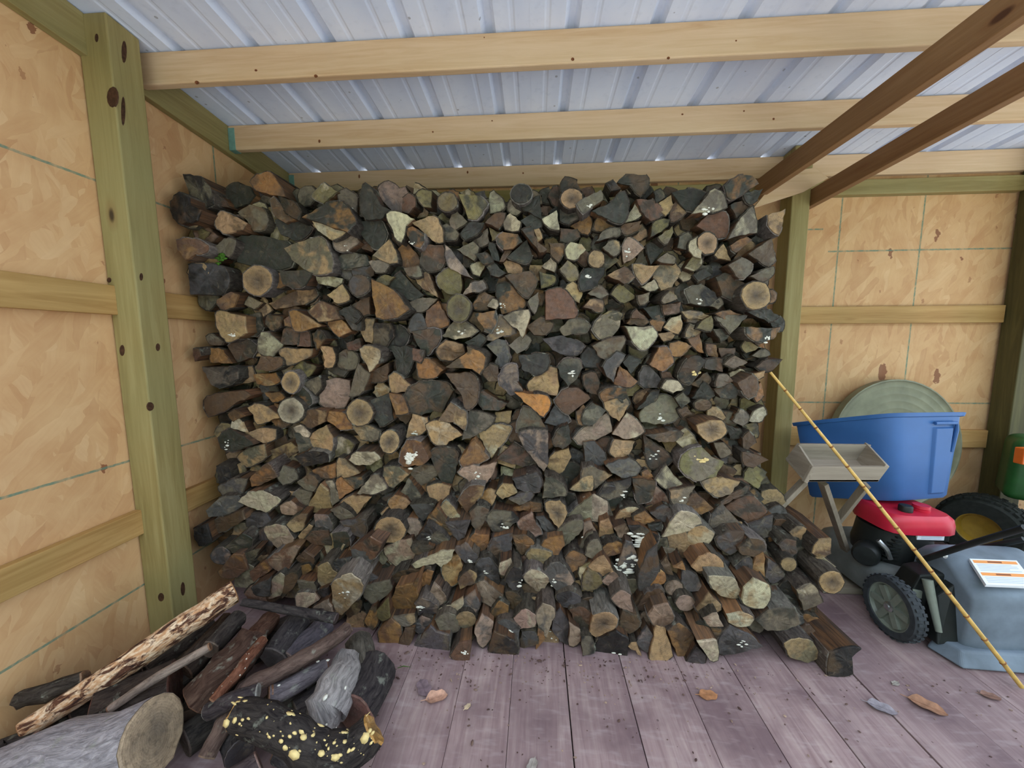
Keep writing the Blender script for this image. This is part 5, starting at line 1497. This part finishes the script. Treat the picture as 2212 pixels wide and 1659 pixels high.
# --- cane leaning across the right side
a, b = onY(1664, 804, 2.03), onZ(2207, 1484, 0.012); m_ = MB(); N = 15
pts = [a.lerp(b, i/(N*2))+Vector((0, 0, 0.012*math.sin(math.pi*i/(N*2)))) for i in range(N*2+1)]
m_.tube(pts, [0.0065+0.0035*i/(N*2) for i in range(N*2+1)], 10); cane = m_.build('bamboo_cane', 'bamboo', None, 0, smooth=True); tag(cane, 'long thin yellow cane leaning from the woodpile to the floor', 'cane')
for i in range(2, N*2, 2):
    m_ = MB(); r0 = 0.0065+0.0035*i/(N*2); d = (b-a).normalized(); m_.tube([pts[i]-d*0.004, pts[i], pts[i]+d*0.004], [r0*1.02, r0*1.3, r0*1.02], 10); m_.build('node_ring', 'node', cane, 0, smooth=True)

# ================================================================ floor litter
def leaf(px, py, size, rot, col, label, curl=0.25):
    p = onZ(px, py, 0.004); r = random.Random(label); m_ = MB(); V = []; F = []; N = 9
    for i in range(N):
        t = i/(N-1); w = math.sin(math.pi*min(1, t*1.02))**0.8*0.34*(1+0.25*math.sin(9*t)); x = (t-0.5)
        for s in (-1, -0.5, 0, 0.5, 1):
            V.append((x, s*w, curl*(abs(s)*w*1.1+0.35*(x*x))+0.02*r.random()))
    for i in range(N-1):
        for j in range(4): F.append((i*5+j, (i+1)*5+j, (i+1)*5+j+1, i*5+j+1))
    V2 = [(a, b_, c-0.012) for a, b_, c in V]; n0 = len(V); F += [tuple(reversed([q+n0 for q in f])) for f in F]
    c, s = math.cos(rot), math.sin(rot)
    m_.add([(p.x+size*(a*c-b_*s), p.y+size*(a*s+b_*c), 0.004+size*max(0.01, q)) for a, b_, q in V+V2], F)
    key = 'leaf%d_%d_%d' % col
    if key not in MAT: MAT[key] = m_plain('dry_leaf_%d_%d_%d' % col, col, 0.7, 0.25, var=0.2, scale=40)
    o = m_.build('dry_leaf', key, None, 0, smooth=True, recalc=False)
    st_ = MB(); a0 = Vector((p.x+size*(-0.5*c), p.y+size*(-0.5*s), 0.008)); b0 = Vector((p.x+size*(0.5*c), p.y+size*(0.5*s), 0.010+size*curl*0.08)); st_.tube([a0-Vector((c, s, 0))*size*0.2, a0, b0], [0.0012, 0.0016, 0.0008], 6); st_.build('midrib', key, o, 0)
    return tag(o, label, 'leaf', 'dead leaves on the floor boards')
leaf(943, 1508, 0.10, 0.3, (206, 160, 136), 'pinkish tan curled dead leaf on the floor below the pile centre-left', 0.35)
leaf(915, 1487, 0.10, 2.2, (132, 112, 118), 'dull grey dead leaf behind the pinkish tan leaf')
leaf(1010, 1527, 0.035, 0.9, (214, 190, 158), 'tiny pale leaf chip right of the pinkish tan leaf')
leaf(1530, 1502, 0.085, 0.05, (176, 124, 86), 'narrow brown leaf strip on the middle floor boards', 0.1)
leaf(1905, 1530, 0.10, -0.5, (150, 142, 148), 'silvery grey dead leaf left of the brown leaf')
leaf(2003, 1527, 0.12, -0.7, (164, 122, 96), 'brown dead leaf on the floor at the lower right', 0.3)
leaf(1935, 1477, 0.04, 0.4, (168, 160, 150), 'small pale grey leaf bit on the right floor boards')
leaf(2140, 1505, 0.07, -0.3, (140, 106, 92), 'small brown leaf near the foot of the cane')
leaf(1150, 1655, 0.06, 1.2, (168, 158, 150), 'small grey leaf at the bottom edge of the floor')
# bark crumbs nobody could count
m_ = MB(); r = random.Random(5)
for k in range(620):
    if k < 380: x, y = r.gauss(0.1, 0.8), 1.76-abs(r.gauss(0, 0.13))
    else: x, y = r.uniform(-0.7, 2.3), r.uniform(0.95, 1.76)
    s = r.uniform(0.0015, 0.005)*(1.7 if r.random() < 0.1 else 1); kx, ky = s*r.uniform(.6, 2.2), s*r.uniform(.5, 1.2); an = r.uniform(0, 3.14); V = []
    for v in LV: V.append((x+(v.x*kx*math.cos(an)-v.y*ky*math.sin(an)), y+(v.x*kx*math.sin(an)+v.y*ky*math.cos(an)), 0.001+s*0.3+v.z*s*0.35))
    m_.add(V, LF)
def m_crumb():
    t = NT('bark_crumbs', 0.9, 0.1); f = t.noise(t.coord(), 9, 1); t.color(t.ramp(f, [(0.35, (82, 62, 58)), (0.5, (110, 88, 80)), (0.62, (176, 150, 130))])); return t.m
MAT['crumb'] = m_crumb()
tag(m_.build('bark_crumbs', 'crumb', None, 0, recalc=False), 'bark crumbs and wood chips strewn over the floor boards', 'debris', kind='stuff')
# grass blades tracked in
for k, (px, py, an) in enumerate(((838, 1448, 0.4), (872, 1442, 0.15), (830, 1462, 1.2))):
    p = onZ(px, py, 0.003); d = Vector((math.cos(an), math.sin(an), 0)); m_ = MB(); m_.tube([p-d*0.03, p+Vector((0, 0, 0.008)), p+d*0.035], [0.0012, 0.002, 0.0006], 6)
    tag(m_.build('grass_blade', 'moss', None, 0), ['short green grass blade lying by the grey log heap', 'curved grass blade on the floor below the pile', 'upright tilted grass blade at the heap edge'][k], 'grass', 'loose grass blades')
